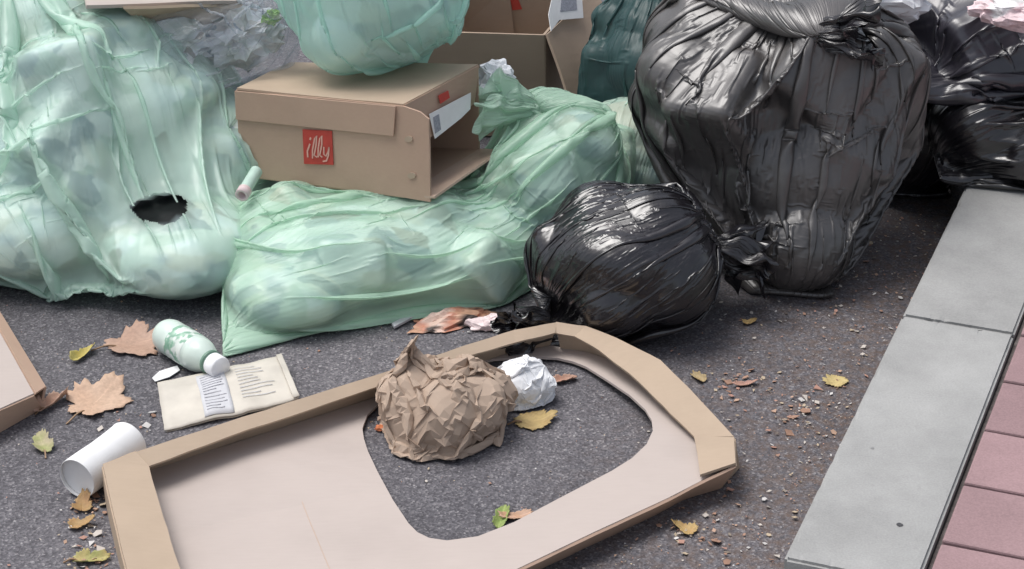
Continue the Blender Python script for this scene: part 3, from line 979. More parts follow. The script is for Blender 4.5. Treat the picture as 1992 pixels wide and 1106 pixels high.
# ------------------------------------------------------------------ sheets of board and paper
def on_plane(px, py, A, B, C, lift=0.0):
    """spot of a flat panel through A, B, C"""
    A, B, C = Vector(A), Vector(B), Vector(C)
    n = (B - A).cross(C - A).normalized()
    o = Vector((0, 0, CAM_H)); d = _ray(px, py)
    if n.dot(d) > 0: n = -n
    t = (A - o).dot(n) / d.dot(n)
    return o + d * t + n * lift
def panel(name, pts, t, mat, parent, n=10, wob=.0012, seed=0, sag=None, offset=0):
    """board from four corner points, slightly uneven, with real thickness"""
    p = [Vector(q) for q in pts]
    nrm = (p[1] - p[0]).cross(p[3] - p[0]).normalized()
    verts, faces = [], []
    for j in range(n + 1):
        for i in range(n + 1):
            a, b = i / n, j / n
            q = p[0] * (1 - a) * (1 - b) + p[1] * a * (1 - b) + p[2] * a * b + p[3] * (1 - a) * b
            q = q + nrm * mnoise.noise(q * 9 + Vector((seed, 0, 0))) * wob
            if sag: q = q + nrm * sag * math.sin(math.pi * a) * math.sin(math.pi * b)
            verts.append(q)
    for j in range(n):
        for i in range(n):
            k = j * (n + 1) + i
            faces.append((k, k + 1, k + n + 2, k + n + 1))
    o = pydata(name, verts, faces, mat, parent, False)
    mod_solid(o, t, offset)
    return o
def poly(name, pts, t, mat, parent):
    o = pydata(name, pts, [tuple(range(len(pts)))], mat, parent)
    mod_solid(o, t, 0)
    return o
def stroke(name, pts, w, t, nrm, mat, parent):
    """one painted stroke: a ribbon along pts"""
    verts, faces = [], []
    P = [Vector(q) for q in pts]
    for i, q in enumerate(P):
        d = (P[min(i + 1, len(P) - 1)] - P[max(i - 1, 0)]).normalized()
        s = d.cross(nrm).normalized() * w / 2
        verts += [q + s, q - s]
    for i in range(len(P) - 1):
        faces.append((2 * i, 2 * i + 1, 2 * i + 3, 2 * i + 2))
    o = pydata(name, verts, faces, mat, parent)
    mod_solid(o, t, 0)
    return o

def logo_carton():
    c0 = (BX['fl0'] + BX['br0']) / 2
    t = empty('cardboard_box', c0)
    tag(t, 'brown cardboard carton with a red square logo, open right end, lying on the green bags', 'box')
    A, B, C = BX['fl0'], BX['fr0'], BX['fl1']
    ctr = (BX['fl0'] + BX['br1']) / 2
    f = lambda x, y, l=0.0: on_plane(x, y, A, B, C, l)
    # front wall with its end flap standing straight on
    pts = [f(470, 341), f(640, 362), f(786, 383), f(838, 392), f(837, 300), f(835, 231), f(818, 217), f(786, 206), f(640, 191), f(462, 177)]
    poly('front_panel', pts, .004, M['card_red'], t)
    o = panel('lid_flap', [f(463, 230, .005), f(769, 262, .005), f(773, 205, .005), f(460, 175, .005)], .003, M['card_red'], t, 8, .001, 2)
    nrm = (B - A).cross(C - A).normalized()
    if nrm.y > 0: nrm = -nrm
    lg = poly('logo', [f(594, 317, .0035), f(651, 319, .0035), f(648, 253, .0035), f(591, 250, .0035)], .0015, M['red_ink'], t)
    # the white script on the red square: slanted i, l, l, y
    lift = .0048
    for seq, w in (([(602, 304), (601, 292), (606, 278)], 3.2), ([(611, 306), (611, 290), (615, 268), (619, 262), (618, 280), (614, 300), (620, 304)], 2.8),
                   ([(622, 304), (622, 288), (625, 268), (629, 262), (629, 280), (625, 300), (630, 304)], 2.8),
                   ([(633, 284), (633, 298), (637, 302), (641, 294), (643, 284), (642, 300), (638, 311), (631, 312)], 2.8)):
        stroke('letter', [f(x, y, lift) for x, y in seq], w / 1080., .0008, nrm, M['pale_ink'], lg)
    stroke('letter', [f(606, 270, lift), f(607.5, 266, lift)], 3.4 / 1080, .0008, nrm, M['pale_ink'], lg)
    for (x, y) in ((797, 269), (803, 340)):
        q = [f(x + 8 * math.cos(a), y + 6 * math.sin(a), .0032) for a in [k * math.pi / 5 for k in range(10)]]
        poly('embossed_dot', q, .002, M['card'], t)
    # top, back, left, bottom
    panel('top_panel', [BX['fl1'], BX['fr1'], BX['br1'], BX['bl1']], .004, M['card'], t, 10, .002, 4, -.004)
    panel('back_panel', [BX['bl0'], BX['br0'], BX['br1'], BX['bl1']], .004, M['card_red'], t, 8, .001, 5)
    panel('left_panel', [BX['fl0'], BX['bl0'], BX['bl1'], BX['fl1']], .004, M['card_red'], t, 8, .001, 6)
    panel('bottom_panel', [BX['fl0'], BX['fr0'], BX['br0'], BX['bl0']], .004, M['card_red'], t, 8, .001, 7)
    panel('bottom_flap', [BX['fr0'], at(846, 384, 3.37), at(976, 291, 3.555), BX['br0']], .004, M['card_pink'], t, 8, .002, 8, -.004)
    q0, q1 = at(824, 276, 3.425), at(922, 200, 3.60)
    ef = panel('end_flap', [BX['fr1'], BX['br1'], q1, q0], .004, M['card_red'], t, 6, .0006, 9)
    g = lambda x, y, l=.004: on_plane(x, y, BX['fr1'], BX['br1'], q0, l)
    lb = poly('label', [g(831, 222), g(912, 180), g(911, 212), g(893, 230), g(842, 270)], .001, M['paper'], t)
    poly('barcode', [g(838, 228, .0052), g(849, 222, .0052), g(853, 252, .0052), g(842, 260, .0052)], .0006, M['grey_ink'], lb)
    poly('logo', [g(849, 186), g(868, 176), g(871, 190), g(853, 202)], .001, M['red_ink'], t)
logo_carton()

def open_carton():
    t = empty('cardboard_box', (0, 4.1, 0))
    tag(t, 'open brown carton standing behind, long side flap hanging out with a white label', 'box')
    y0 = 4.0
    TR = at(1058, 67, y0); TL = Vector((TR.x - .24, y0 + .01, TR.z + .004))
    BR = Vector((TR.x + .006, y0, .003)); BL = Vector((TL.x + .004, y0 + .01, .003))
    dep = Vector((.085, .26, 0))
    panel('front_panel', [BL, BR, TR, TL], .005, M['card_shaded'], t, 8, .002, 1)
    panel('back_panel', [BL + dep, BR + dep, TR + dep + Vector((0, 0, .0)), TL + dep], .005, M['card_shaded'], t, 8, .002, 2)
    panel('side_panel', [BR, BR + dep, TR + dep, TR], .005, M['card_shaded'], t, 8, .002, 3)
    panel('side_panel', [BL, BL + dep, TL + dep, TL], .005, M['card_shaded'], t, 8, .002, 4)
    panel('bottom_panel', [BL + Vector((0, 0, .004)), BR + Vector((0, 0, .004)), BR + dep + Vector((0, 0, .004)), BL + dep + Vector((0, 0, .004))], .004, M['card_shaded'], t, 4)
    Q0 = at(1109, 207, 3.93); P1 = TR + dep * .98 + Vector((.02, 0, .0)); Q1 = at(1192, 52, 4.20)
    P0 = TR + Vector((.006, -.004, .002))
    panel('side_flap', [P0, Q0, Q1, P1], .005, M['card_shaded'], t, 8, .003, 6)
    g = lambda x, y, l=.0045: on_plane(x, y, P0, Q0, Q1, l)
    lb = poly('label', [g(1068, 62), g(1084, 40), g(1131, 36), g(1128, -8), g(1072, -12), g(1063, 30)], .001, M['paper'], t)
    poly('print', [g(1085, 24, .0056), g(1118, 20, .0056), g(1116, -4, .0056), g(1088, -4, .0056)], .0005, M['grey_ink'], lb)
    # inner flap folded against the back wall, with a red mark
    bp = lambda x, y, l: on_plane(x, y, BL + dep, BR + dep, TR + dep, l)
    fl = poly('inner_flap', [bp(870, 70, .012), bp(1002, 72, .012), bp(990, -30, .012), bp(860, -30, .03)], .005, M['card_shaded'], t)
    poly('red_mark', [bp(997, 18, .0045), bp(1016, 16, .0045), bp(1008, -4, .0045), bp(993, -2, .0045)], .0006, M['red_ink'], t)
open_carton()

def cut_tray():
    t = empty('cardboard_tray', gd(800, 900, 0))
    tag(t, 'large flat cardboard tray with a big rounded hole cut in its floor, in the foreground', 'tray')
    H_ = .056
    FLc, FRc = gd(322, 1440, .03), gd(1430, 912, .03)
    fe = (FRc - FLc).normalized(); fnn = Vector((-fe.y, fe.x, 0))
    def zf(p):
        d = (Vector((p.x, p.y, 0)) - Vector((FLc.x, FLc.y, 0))).dot(fnn)
        return .040 - .033 * min(1, max(0, d / .42))
    def fl(px, py):
        z = .02
        for _ in range(4):
            p = gd(px, py, z); z = zf(p)
        return gd(px, py, z)
    # outer line of the walls at the top of the rim
    rim_b = [gd(x, y, H_) for x, y in ((264, 881), (430, 826), (600, 772), (760, 721), (900, 674), (1000, 643), (1082, 628))]
    rim_r = [gd(x, y, H_) for x, y in ((1082, 628), (1140, 636), (1200, 660), (1285, 703), (1345, 762), (1428, 852))]
    rim_l = [gd(x, y, H_) for x, y in ((264, 881), (200, 906), (222, 1005), (246, 1106), (322, 1436))]
    inn_b = [gd(x, y, H_ - .009) for x, y in ((290, 908), (440, 852), (605, 797), (765, 743), (900, 696), (1000, 668), (1080, 648))]
    inn_r = [gd(x, y, H_ - .010) for x, y in ((1080, 648), (1118, 655), (1165, 682), (1225, 728), (1290, 790), (1350, 850))]
    inn_l = [gd(x, y, H_ - .004) for x, y in ((290, 908), (290, 909), (318, 1008), (350, 1106), (440, 1420))]
    def dense(P, m=4, j=.0016):
        o = []
        for i in range(len(P) - 1):
            for k in range(m):
                q = P[i].lerp(P[i + 1], k / m)
                o.append(q + Vector((mnoise.noise(q * 23), mnoise.noise(q * 23 + Vector((5, 0, 0))), mnoise.noise(q * 17 + Vector((0, 9, 0))) * .8)) * (j if k else j * .3))
        return o + [P[-1]]
    def strip(name, A, B, th, mat):
        A, B = dense(A), dense(B)
        vs_ = A + B; n = len(A)
        o = pydata(name, vs_, [(i, i + 1, n + i + 1, n + i) for i in range(n - 1)], mat, t)
        mod_solid(o, th, 0); return o
    strip('rim_flap', rim_b, inn_b, .004, M['card'])
    strip('rim_flap', [p + Vector((0, 0, .001)) for p in rim_r], inn_r, .004, M['card'])
    strip('rim_flap', [p + Vector((0, 0, .0015)) for p in rim_l], inn_l, .004, M['card'])
    cor = [gd(1350, 850, H_ - .006), gd(1428, 853, H_ + .001), gd(1431, 903, H_ - .002), gd(1362, 926, H_ - .008), gd(1356, 880, H_ - .008)]
    poly('rim_flap', [p + Vector((0, 0, .0008)) for p in cor], .004, M['card'], t)
    down = lambda A, z=.002, k=.0: [Vector((p.x, p.y, z)) for p in A]
    strip('wall', [p - Vector((0, 0, .002)) for p in rim_b], [p + Vector((-.011, .018, 0)) for p in down(rim_b)], .004, M['card'])
    strip('wall', [p - Vector((0, 0, .002)) for p in rim_r] + [cor[2] - Vector((0, 0, .002))], [p + Vector((.009, .006, 0)) for p in down(rim_r)] + [Vector((cor[2].x, cor[2].y, .002)) + fnn * .028], .004, M['card'])
    strip('wall', [p - Vector((0, 0, .002)) for p in rim_l], down(rim_l), .004, M['card'])
    fw = [cor[2] + Vector((0, 0, -.003)), fl(1362, 940), fl(1300, 972), fl(1160, 1037), fl(1020, 1104), fl(660, 1278), FLc]
    strip('wall', fw, [Vector((p.x, p.y, .002)) + fnn * .028 for p in fw], .004, M['card_red'])
    # floor with the hole
    outer = [fl(285, 905)] + [Vector((p.x - .008, p.y + .013, 0)) for p in rim_b[1:]] + [Vector((p.x + .005, p.y + .003, 0)) for p in rim_r[1:]] + [fl(1415, 905), fl(1362, 938), fl(1300, 970), fl(1160, 1035), fl(1020, 1102), fl(660, 1276)] + [FLc] + [Vector((p.x, p.y, 0)) for p in rim_l[::-1][1:-1]]
    hole = [(705, 835), (708, 855), (716, 880), (735, 920), (765, 975), (795, 1020), (812, 1037), (835, 1048), (870, 1053), (930, 1045), (1000, 1018), (1100, 965), (1190, 918), (1230, 893), (1258, 866), (1270, 840), (1268, 820),
            (1255, 798), (1225, 770), (1180, 740), (1140, 715), (1115, 705), (1085, 698), (1030, 695), (960, 700), (880, 715), (800, 745), (745, 780), (715, 808)]
    hole = [fl(x, y) for x, y in hole]
    # refine lines
    def ref(P, m=3):
        o = []
        for i, p in enumerate(P):
            q = P[(i + 1) % len(P)]
            for k in range(m): o.append(p.lerp(q, k / m))
        return o
    bm = bmesh.new()
    for P in (ref(outer, 3), ref(hole, 2)):
        v = [bm.verts.new((p.x, p.y, 0)) for p in P]
        for i in range(len(v)): bm.edges.new((v[i], v[(i + 1) % len(v)]))
    bmesh.ops.triangle_fill(bm, use_beauty=True, use_dissolve=False, edges=bm.edges[:])
    for v in bm.verts:
        v.co.z = zf(v.co) + .0008 * mnoise.noise(v.co * 6)
    bmesh.ops.recalc_face_normals(bm, faces=bm.faces)
    me = bpy.data.meshes.new('floor_panel'); bm.to_mesh(me); bm.free()
    o = link('floor_panel', me, M['card_in'], t)
    mod_solid(o, .004, 0)
    # fold line scored across the floor
    sc = [fl(x, y) + Vector((0, 0, .0024)) for x, y in ((575, 945), (600, 1010), (640, 1106), (690, 1220))]
    stroke('score_line', sc, .0008, .0004, Vector((0, 0, 1)), M['card_pink'], t)
    sc = [fl(x, y) + Vector((0, 0, .0024)) for x, y in ((1130, 945), (1220, 905), (1290, 885))]
cut_tray()

def left_tray():
    t = empty('cardboard_tray', gd(-40, 790, 0))
    tag(t, 'cardboard tray corner with pale lid at the left edge of the picture', 'tray')
    h = .045
    a, b, c = gd(66, 767, h), gd(-20, 612, h), gd(-8, 800, h)
    b = a + (b - a) * 3.0; c = a + (c - a) * 3.2
    d = b + c - a
    panel('top_panel', [a, b, d, c], .004, M['card_in'], t, 6, .001, 3)
    a2, b2 = gd(88, 753, h - .012), gd(5, 617, h - .012)
    b2 = a2 + (b2 - a2) * 3.2
    panel('rim_flap', [a + Vector((.002, 0, .001)), a2, b2, b + Vector((.002, 0, .001))], .004, M['card_red'], t, 6, .0005, 4)
    f0, f1 = gd(80, 793, .002), gd(5, 836, .002)
    f1 = f0 + (f1 - f0) * 3.2
    panel('wall', [f0, f1, c, a + Vector((0, -.001, 0))], .004, M['card_red'], t, 6, .0005, 5)
    g1 = f0 + (b2 - a2); g1.z = .002
    panel('wall', [f0, g1, b2, a2], .004, M['card_red'], t, 6, .0005, 6)
left_tray()

def top_sheet():
    t = empty('cardboard_sheet', at(330, 0, 3.9))
    tag(t, 'bent brown cardboard sheet with pale upper side lying on the large green bag', 'cardboard sheet')
    a, b = at(168, 13, 3.56), at(470, 4, 3.70)
    c, d = at(480, -90, 3.9), at(150, -70, 3.8)
    panel('upper_panel', [a, b, c, d], .006, M['card_in'], t, 8, .004, 3)
    panel('hanging_flap', [a + Vector((.06, .01, -.006)), b + Vector((0, .01, -.006)), at(440, 45, 3.76), at(290, 60, 3.70)], .005, M['card'], t, 8, .004, 4)
top_sheet()

# ------------------------------------------------------------------ crumpled things
M['wrapper'] = m_attr('printed_wrapper', .45, bs=.15, bscale=120)
M['leaf'] = m_attr('leaf', .65, bs=.4, bscale=180)
M['litter'] = m_attr('litter', .8, bs=.2)
def sharpen(o, ratio):
    """paper creases instead of rounding: flat facets of uneven size"""
    o.data.polygons.foreach_set('use_smooth', [False] * len(o.data.polygons))
    m = o.modifiers.new('facets', 'DECIMATE'); m.ratio = ratio
def paper_bag():
    c = gd(862, 850, .0) + Vector((0, .02, .046))
    S = Solid(.006, .004)
    cluster(S, np.random.default_rng(15), c, (.094, .078, .047), 16, (.018, .038), .6, .8)
    t = empty('paper_bag', (c.x, c.y, 0))
    k = at(792, 676, c.y + .03)
    o_ = film_bag(t, S, c + Vector((.085, -.015, -.03)), (.0, .04, .015), k, M['kraft'], 3, c=c, ku=1.50, kv=1.42, kmax=2.3, nu=52, nv=36, rn=.026, amp=.008, bend=.006,
             steps=(50, 40, 30), press=5e-5, name='crumpled_paper', twist=.3, share=(.34, .7, 1.0))[0]
    sharpen(o_, .085)
    return t
o = paper_bag()
tag(o, 'crumpled brown kraft paper bag lying in the hole of the cardboard tray', 'paper bag')
def tissue():
    c = gd(1014, 785) + Vector((0, .015, .027))
    S = Solid(.006, .004)
    cluster(S, np.random.default_rng(9), c, (.045, .038, .027), 10, (.010, .02), .6, .7)
    t = empty('tissue', (c.x, c.y, 0))
    o_ = film_bag(t, S, c + Vector((-.04, .0, -.02)), (.0, .02, .01), c + Vector((.03, .01, .03)), M['tissue'], 6, c=c, ku=1.35, kv=1.3, kmax=2.0, nu=36, nv=26, rn=.008, amp=.005, bend=.01,
             steps=(50, 40, 30), press=5e-5, name='crumpled_sheet', share=(.34, .7, 1.0))[0]
    sharpen(o_, .14)
    return t
o = tissue()
tag(o, 'crumpled white tissue beside the crumpled brown paper bag', 'tissue')
def wrap_tone(p, rng):
    n = mnoise.noise(p * 34); k = mnoise.noise(p * 21 + Vector((7, 3, 1)))
    if n > .28: return (.06, .045, .04)
    if k > .15: return (.62, .36, .24)
    if k > -.15: return (.55, .24, .16)
    return (.66, .48, .40)
o = crumple('food_wrapper', at(880, 640, 3.24) , (.075, .035, .032), 12, M['wrapper'], None, .3, .15, .06, 20, tone=wrap_tone)
tag(o, 'crumpled orange and brown printed food wrapper behind the tray rim', 'wrapper')
o = crumple('napkin', at(955, 636, 3.22), (.042, .022, .022), 14, M['wrapper'], None, .3, .15, .06, -15, tone=lambda p, r: (.80, .66, .66))
tag(o, 'pinkish white crumpled napkin beside the printed food wrapper', 'napkin')
o = crumple('packaging_scrap', at(965, 158, 3.72), (.040, .03, .035), 16, M['wrapper'], None, .35, .2, .08, 0, tone=lambda p, r: (.05, .13, .42) if p.x > -.025 and p.z < at(965, 160, 3.72).z + .006 else (.74, .76, .80))
tag(o, 'crumpled blue and white packaging scrap behind the right end of the carton', 'packaging')
o = crumple('plastic_bag', at(1700, -2, 3.72), (.10, .06, .055), 18, M['tissue'], None, .25, .12, .05)
tag(o, 'white plastic bag behind the big black bag at the top edge', 'plastic bag')
o = crumple('paper_scrap', at(1968, 22, 3.60), (.075, .04, .032), 21, M['wrapper'], None, .25, .12, .05, -20, tone=lambda p, r: (.80, .62, .64) if mnoise.noise(p * 14) > -.1 else (.8, .78, .78))
tag(o, 'pink and white crumpled paper on the black bag at the top right corner', 'paper')

def bottle():
    a, b = gd(318, 640, .036), gd(415, 700, .036)
    a.z = b.z = 0
    ax = (b - a).normalized(); ln = .158; r = .036
    t = empty('plastic_bottle', a)
    tag(t, 'small white plastic bottle with white cap lying against the green bags', 'bottle')
    side = ax.cross(Vector((0, 0, 1)))
    def lathe(name, prof, mat, parent, nu=40, cz=r * .79):
        vs_, fs = [], []
        for (x, q) in prof:
            for i in range(nu):
                u = i / nu * 2 * math.pi
                vs_.append(a + ax * x + side * q * math.cos(u) + Vector((0, 0, cz + .001 + q * math.sin(u))))
        for j in range(len(prof) - 1):
            for i in range(nu):
                k = (i + 1) % nu
                fs.append((j * nu + i, j * nu + k, (j + 1) * nu + k, (j + 1) * nu + i))
        fs.append(tuple(range(nu))[::-1]); fs.append(tuple((len(prof) - 1) * nu + i for i in range(nu)))
        return pydata(name, vs_, fs, mat, parent, True)
    m, nt, N, L, bs = new_mat('bottle_plastic')
    tc = N.new('ShaderNodeTexCoord')
    n1 = nd(N, 'ShaderNodeTexNoise', Scale=34.0, Detail=3.0)
    L.new(tc.outputs['Object'], n1.inputs['Vector'])
    rr = ramp(N, [(.46, (.74, .80, .75)), (.52, (.22, .42, .30)), (.58, (.30, .50, .38)), (.62, (.76, .81, .77))])
    L.new(n1.outputs['Fac'], rr.inputs[0]); L.new(rr.outputs[0], bs.inputs['Base Color'])
    bs.inputs['Roughness'].default_value = .3
    k = .79
    pr = lambda P: [(x * 1.08, q * k) for x, q in P]
    lathe('body', pr([(-.004, .020), (0, .028), (.006, .033), (.015, .036), (.03, .0362), (.034, .0345), (.038, .0362), (.048, .0362), (.051, .0340), (.054, .0362), (.064, .0362), (.067, .0338), (.070, .0362), (.080, .0362), (.083, .0340), (.086, .0362), (.096, .034), (.106, .029), (.114, .022), (.118, .018), (.130, .018)]), M['bottle_w'], t)
    lathe('label', pr([(.0385, .0364), (.039, .0367), (.048, .0367), (.051, .0345), (.054, .0367), (.064, .0367), (.067, .0343), (.070, .0367), (.078, .0367), (.079, .0364)]), m, t)
    lathe('neck_ring', pr([(.1165, .0200), (.117, .0245), (.1215, .0245), (.122, .0200)]), M['bottle_g'], t)
    lathe('cap', pr([(.124, .0195), (.1245, .0225), (.142, .0225), (.1445, .021)]), M['tissue'], t)
M['bottle_w'] = m_plain('white_plastic', (.66, .77, .70), .28, .05, 20, .05)
M['bottle_g'] = m_plain('green_plastic', (.16, .28, .21), .35, .05)
bottle()

def paper_cup():
    a, b = gd(150, 930, .033), gd(240, 865, .033)
    a.z = b.z = 0
    ax = (b - a).normalized(); ln = (b - a).length + .012
    t = empty('paper_cup', a)
    tag(t, 'plain white paper cup lying on its side against the left rim of the tray', 'paper cup')
    side = ax.cross(Vector((0, 0, 1)))
    def lathe(name, prof, parent, th=0):
        nu = 56; vs_, fs = [], []
        for (x, q) in prof:
            for i in range(nu):
                u = i / nu * 2 * math.pi
                dent = 1 - .10 * math.exp(-((x - .07) / .03) ** 2) * max(0, math.cos(u - 1.9)) ** 6
                vs_.append(a + ax * x + side * q * dent * math.cos(u) * 1.02 + Vector((0, 0, .0325 + q * dent * math.sin(u))))
        for j in range(len(prof) - 1):
            for i in range(nu):
                k = (i + 1) % nu
                fs.append((j * nu + i, j * nu + k, (j + 1) * nu + k, (j + 1) * nu + i))
        return pydata(name, vs_, fs, M['paper'], parent, True)
    lathe('wall', [(0, .0290), (-.001, .0298), (0, .0303), (.004, .0306), (.03, .0308), (.06, .0311), (.09, .0314), (ln - .004, .0317), (ln - .001, .0322), (ln, .0317), (ln - .003, .0312), (.06, .0304), (.012, .0298)], t)
    lathe('base', [(.006, .0299), (.0062, .029), (.0068, .02), (.007, .0005)], t)
paper_cup()

def printed_packet():
    t = empty('paper_packet', gd(440, 770))
    tag(t, 'flattened beige paper packet with grey printing lying between bottle and tray', 'paper packet')
    c = [(306, 745), (548, 690), (583, 775), (320, 838)]
    zz = [.012, .02, .012, .004]
    P = [gd(x, y, z) for (x, y), z in zip(c, zz)]
    def pt(a, b, lift=0):
        q = P[0] * (1 - a) * (1 - b) + P[1] * a * (1 - b) + P[2] * a * b + P[3] * (1 - a) * b
        q = q + Vector((0, 0, .006 * math.sin(math.pi * a) * math.sin(math.pi * b) + .004 * mnoise.noise(q * 30) + lift))
        return q
    def sheet(name, a0, a1, b0, b1, lift, mat, n=16, par=t, th=.0012):
        vs_ = [pt(a0 + (a1 - a0) * i / n + .006 * mnoise.noise(Vector((j * .4, 3 * a0, 2))), b0 + (b1 - b0) * j / n + .012 * mnoise.noise(Vector((i * .5, 5 * b0, 1))), lift) for j in range(n + 1) for i in range(n + 1)]
        fs = [(j * (n + 1) + i, j * (n + 1) + i + 1, (j + 1) * (n + 1) + i + 1, (j + 1) * (n + 1) + i) for j in range(n) for i in range(n)]
        o = pydata(name, vs_, fs, mat, par, True); mod_solid(o, th, 0); return o
    M['packet'] = m_plain('packet_paper', (.60, .56, .49), .6, .10, 25)
    M['packet_blue'] = m_plain('packet_panel', (.57, .575, .60), .6, .06, 60)
    M['packet_ink'] = m_plain('packet_ink', (.48, .48, .52), .6, .2, 200)
    s = sheet('front_sheet', 0, 1, 0, 1, 0, M['packet'])
    sheet('back_sheet', .01, .99, .01, .99, -.004, M['packet'])
    pnl = sheet('printed_panel', .30, .52, .06, .96, .0018, M['packet_blue'], 8, t, .0004)
    rng = random.Random(5)
    k = 0
    for i in range(13):
        b0 = .12 + i * .06
        sheet('print_line', .325, .325 + rng.uniform(.1, .17), b0, b0 + .011, .0026, M['packet_ink'], 4, pnl, .0003)
    for i in range(10):
        b0 = .14 + i * .07
        sheet('print_line', .60, .60 + rng.uniform(.12, .28), b0, b0 + .010, .0020, M['packet_blue'], 4, s, .0003)
    sheet('hem', .955, 1.0, .0, 1.0, .003, M['packet'], 8, t)
printed_packet()

# ------------------------------------------------------------------ leaves and small litter
def leaf(px, py, size, ang, c1, c2, label, seed, lobes=5, depth=.35, curl=.25, fold=.0, squash=.85, name='fallen_leaf', z0=.002, group=None, tiltx=0.0):
    rng = random.Random(seed)
    nt_, nr = 72, 7
    p0 = gd(px, py, .004)
    ph = rng.uniform(0, 6.28)
    verts, faces, cols = [], [], []
    jag = [rng.uniform(-.12, .12) for _ in range(nt_)]
    for j in range(nr + 1):
        f = j / nr
        for i in range(nt_):
            th = i / nt_ * 2 * math.pi
            if lobes:
                l = abs(math.cos(lobes * (th) / 2)) ** .8
                rad = (1 - depth) + depth * l
                rad *= .78 + .22 * math.cos(th)
            else:
                rad = .55 + .45 * abs(math.cos(th)) ** 1.3
            rad *= 1 + jag[i] * (f ** 3)
            x, y = f * rad * math.cos(th), f * rad * math.sin(th) * squash
            rr = f * rad
            z = curl * rr * rr * (.55 + .45 * math.sin(2 * th + ph)) + .10 * rr * mnoise.noise(Vector((x * 3, y * 3, seed)))
            if fold: z += fold * abs(y)
            vein = max(0, 1 - abs(math.sin(lobes * th / 2)) * 9) * (1 - f * .6) if lobes else max(0, 1 - abs(y) * 14)
            m = .5 + .5 * mnoise.noise(Vector((x * 2.3, y * 2.3, seed * 1.7)))
            cc = [(a * (1 - m) + b * m) * (1 + .25 * vein) for a, b in zip(c1, c2)]
            z += tiltx * (x + 1) * .5
            q = Vector((x, y, z)) * size
            ca, sa = math.cos(R(ang)), math.sin(R(ang))
            verts.append(Vector((p0.x + q.x * ca - q.y * sa, p0.y + q.x * sa + q.y * ca, max(z0, z0 + q.z))))
            cols.append((*cc, 1))
    for j in range(nr):
        for i in range(nt_):
            k = (i + 1) % nt_
            faces.append((j * nt_ + i, j * nt_ + k, (j + 1) * nt_ + k, (j + 1) * nt_ + i))
    t = empty(name, (p0.x, p0.y, 0))
    tag(t, label, 'leaf', group)
    o = pydata('blade', verts, faces, M['leaf'], t, True)
    a = o.data.color_attributes.new('tone', 'FLOAT_COLOR', 'POINT')
    a.data.foreach_set('color', np.array(cols, np.float32).reshape(-1))
    mod_solid(o, .0008, 0)
    if size > .03:
        # stalk
        d = Vector((math.cos(R(ang + 180)), math.sin(R(ang + 180)), 0))
        base = Vector((p0.x, p0.y, z0 + .002))
        pts = [base + d * size * (.30 + .55 * k / 6) + Vector((0, 0, .003 * math.sin(k * .7))) + d.cross(Vector((0, 0, 1))) * size * .05 * (k / 6) ** 2 for k in range(7)]
        s = stroke('stalk', pts, .0022, .0018, Vector((0, 0, 1)), M['stalk'], t)
    return t
M['stalk'] = m_plain('stalk', (.30, .19, .11), .6)
BR1, BR2 = (.40, .25, .18), (.50, .34, .26)
TAN1, TAN2 = (.52, .33, .22), (.58, .42, .31)
YEL1, YEL2 = (.50, .40, .10), (.42, .38, .14)
OCH1, OCH2 = (.50, .38, .16), (.38, .26, .11)
GRN1, GRN2 = (.28, .32, .10), (.44, .32, .16)
leaf(252, 668, .072, 20, BR1, BR2, 'large brown lobed dry leaf touching the white bottle', 31, 5, .42, .30)
leaf(180, 785, .075, 65, TAN1, TAN2, 'large tan lobed dry leaf above the white paper roll', 32, 5, .42, .28)
leaf(98, 787, .036, 55, BR1, BR2, 'narrow curled brown leaf beside the left tray corner', 33, 0, .3, .5, .8, .5)
leaf(160, 690, .026, 60, YEL1, YEL2, 'small yellow folded leaf left of the brown leaf by the bottle', 34, 0, .3, .5, .5, .6)
leaf(84, 868, .036, 110, GRN1, (.5, .42, .3), 'small green and tan shrivelled leaf left of the white paper roll', 35, 3, .4, .4, .3, .6)
leaf(1030, 818, .040, 15, OCH1, OCH2, 'round ochre leaf half under the white tissue', 36, 7, .15, .25)
leaf(1097, 738, .022, 20, BR2, (.5, .26, .18), 'small brown leaf right of the white tissue', 37, 0, .3, .5, .3, .6)
leaf(975, 1005, .030, 80, GRN1, (.24, .34, .10), 'small green leaf lying at the lower edge of the tray hole', 38, 0, .3, .3, .3, .5)
leaf(1003, 1003, .024, 10, (.50, .28, .15), BR2, 'small orange-brown leaf beside the green one in the tray hole', 39, 0, .3, .3, .3, .6)
leaf(1632, 738, .026, 200, (.58, .47, .22), OCH1, 'yellow rounded leaf on the asphalt beside the kerb', 40, 5, .2, .25)
leaf(1458, 625, .013, 30, OCH1, (.5, .3, .12), 'tiny ochre leaf on the asphalt right of the small black bag', 41, 0, .3, .4, .3, .8)
leaf(1362, 736, .022, 120, OCH2, (.42, .34, .2), 'small mottled leaf on the asphalt beside the tray\'s right rim', 42, 3, .4, .4, .3, .6)
leaf(1338, 1030, .026, 140, (.44, .26, .10), OCH1, 'small rust leaf on the asphalt in front of the tray', 43, 3, .4, .4, .3, .7)
leaf(160, 985, .030, 95, OCH2, (.36, .2, .09), 'rust coloured leaf below the white paper roll', 44, 3, .5, .5, .3, .7)
leaf(150, 1020, .026, 20, (.42, .24, .10), OCH2, 'small rust leaf lowest of the pair below the white paper roll', 45, 3, .5, .5, .3, .7)
leaf(165, 1088, .034, 10, OCH1, GRN1, 'yellow-brown leaf at the bottom edge left of the tray', 46, 3, .5, .4, .3, .6)
leaf(1450, 745, .020, 15, (.46, .25, .20), BR1, 'pinkish brown narrow leaf on the asphalt right of the tray', 47, 0, .3, .3, .3, .45)
leaf(915, 572, .030, 10, (.34, .17, .08), OCH2, 'dark rust leaf in the shadow under the long green bag', 48, 3, .4, .4, .3, .6)

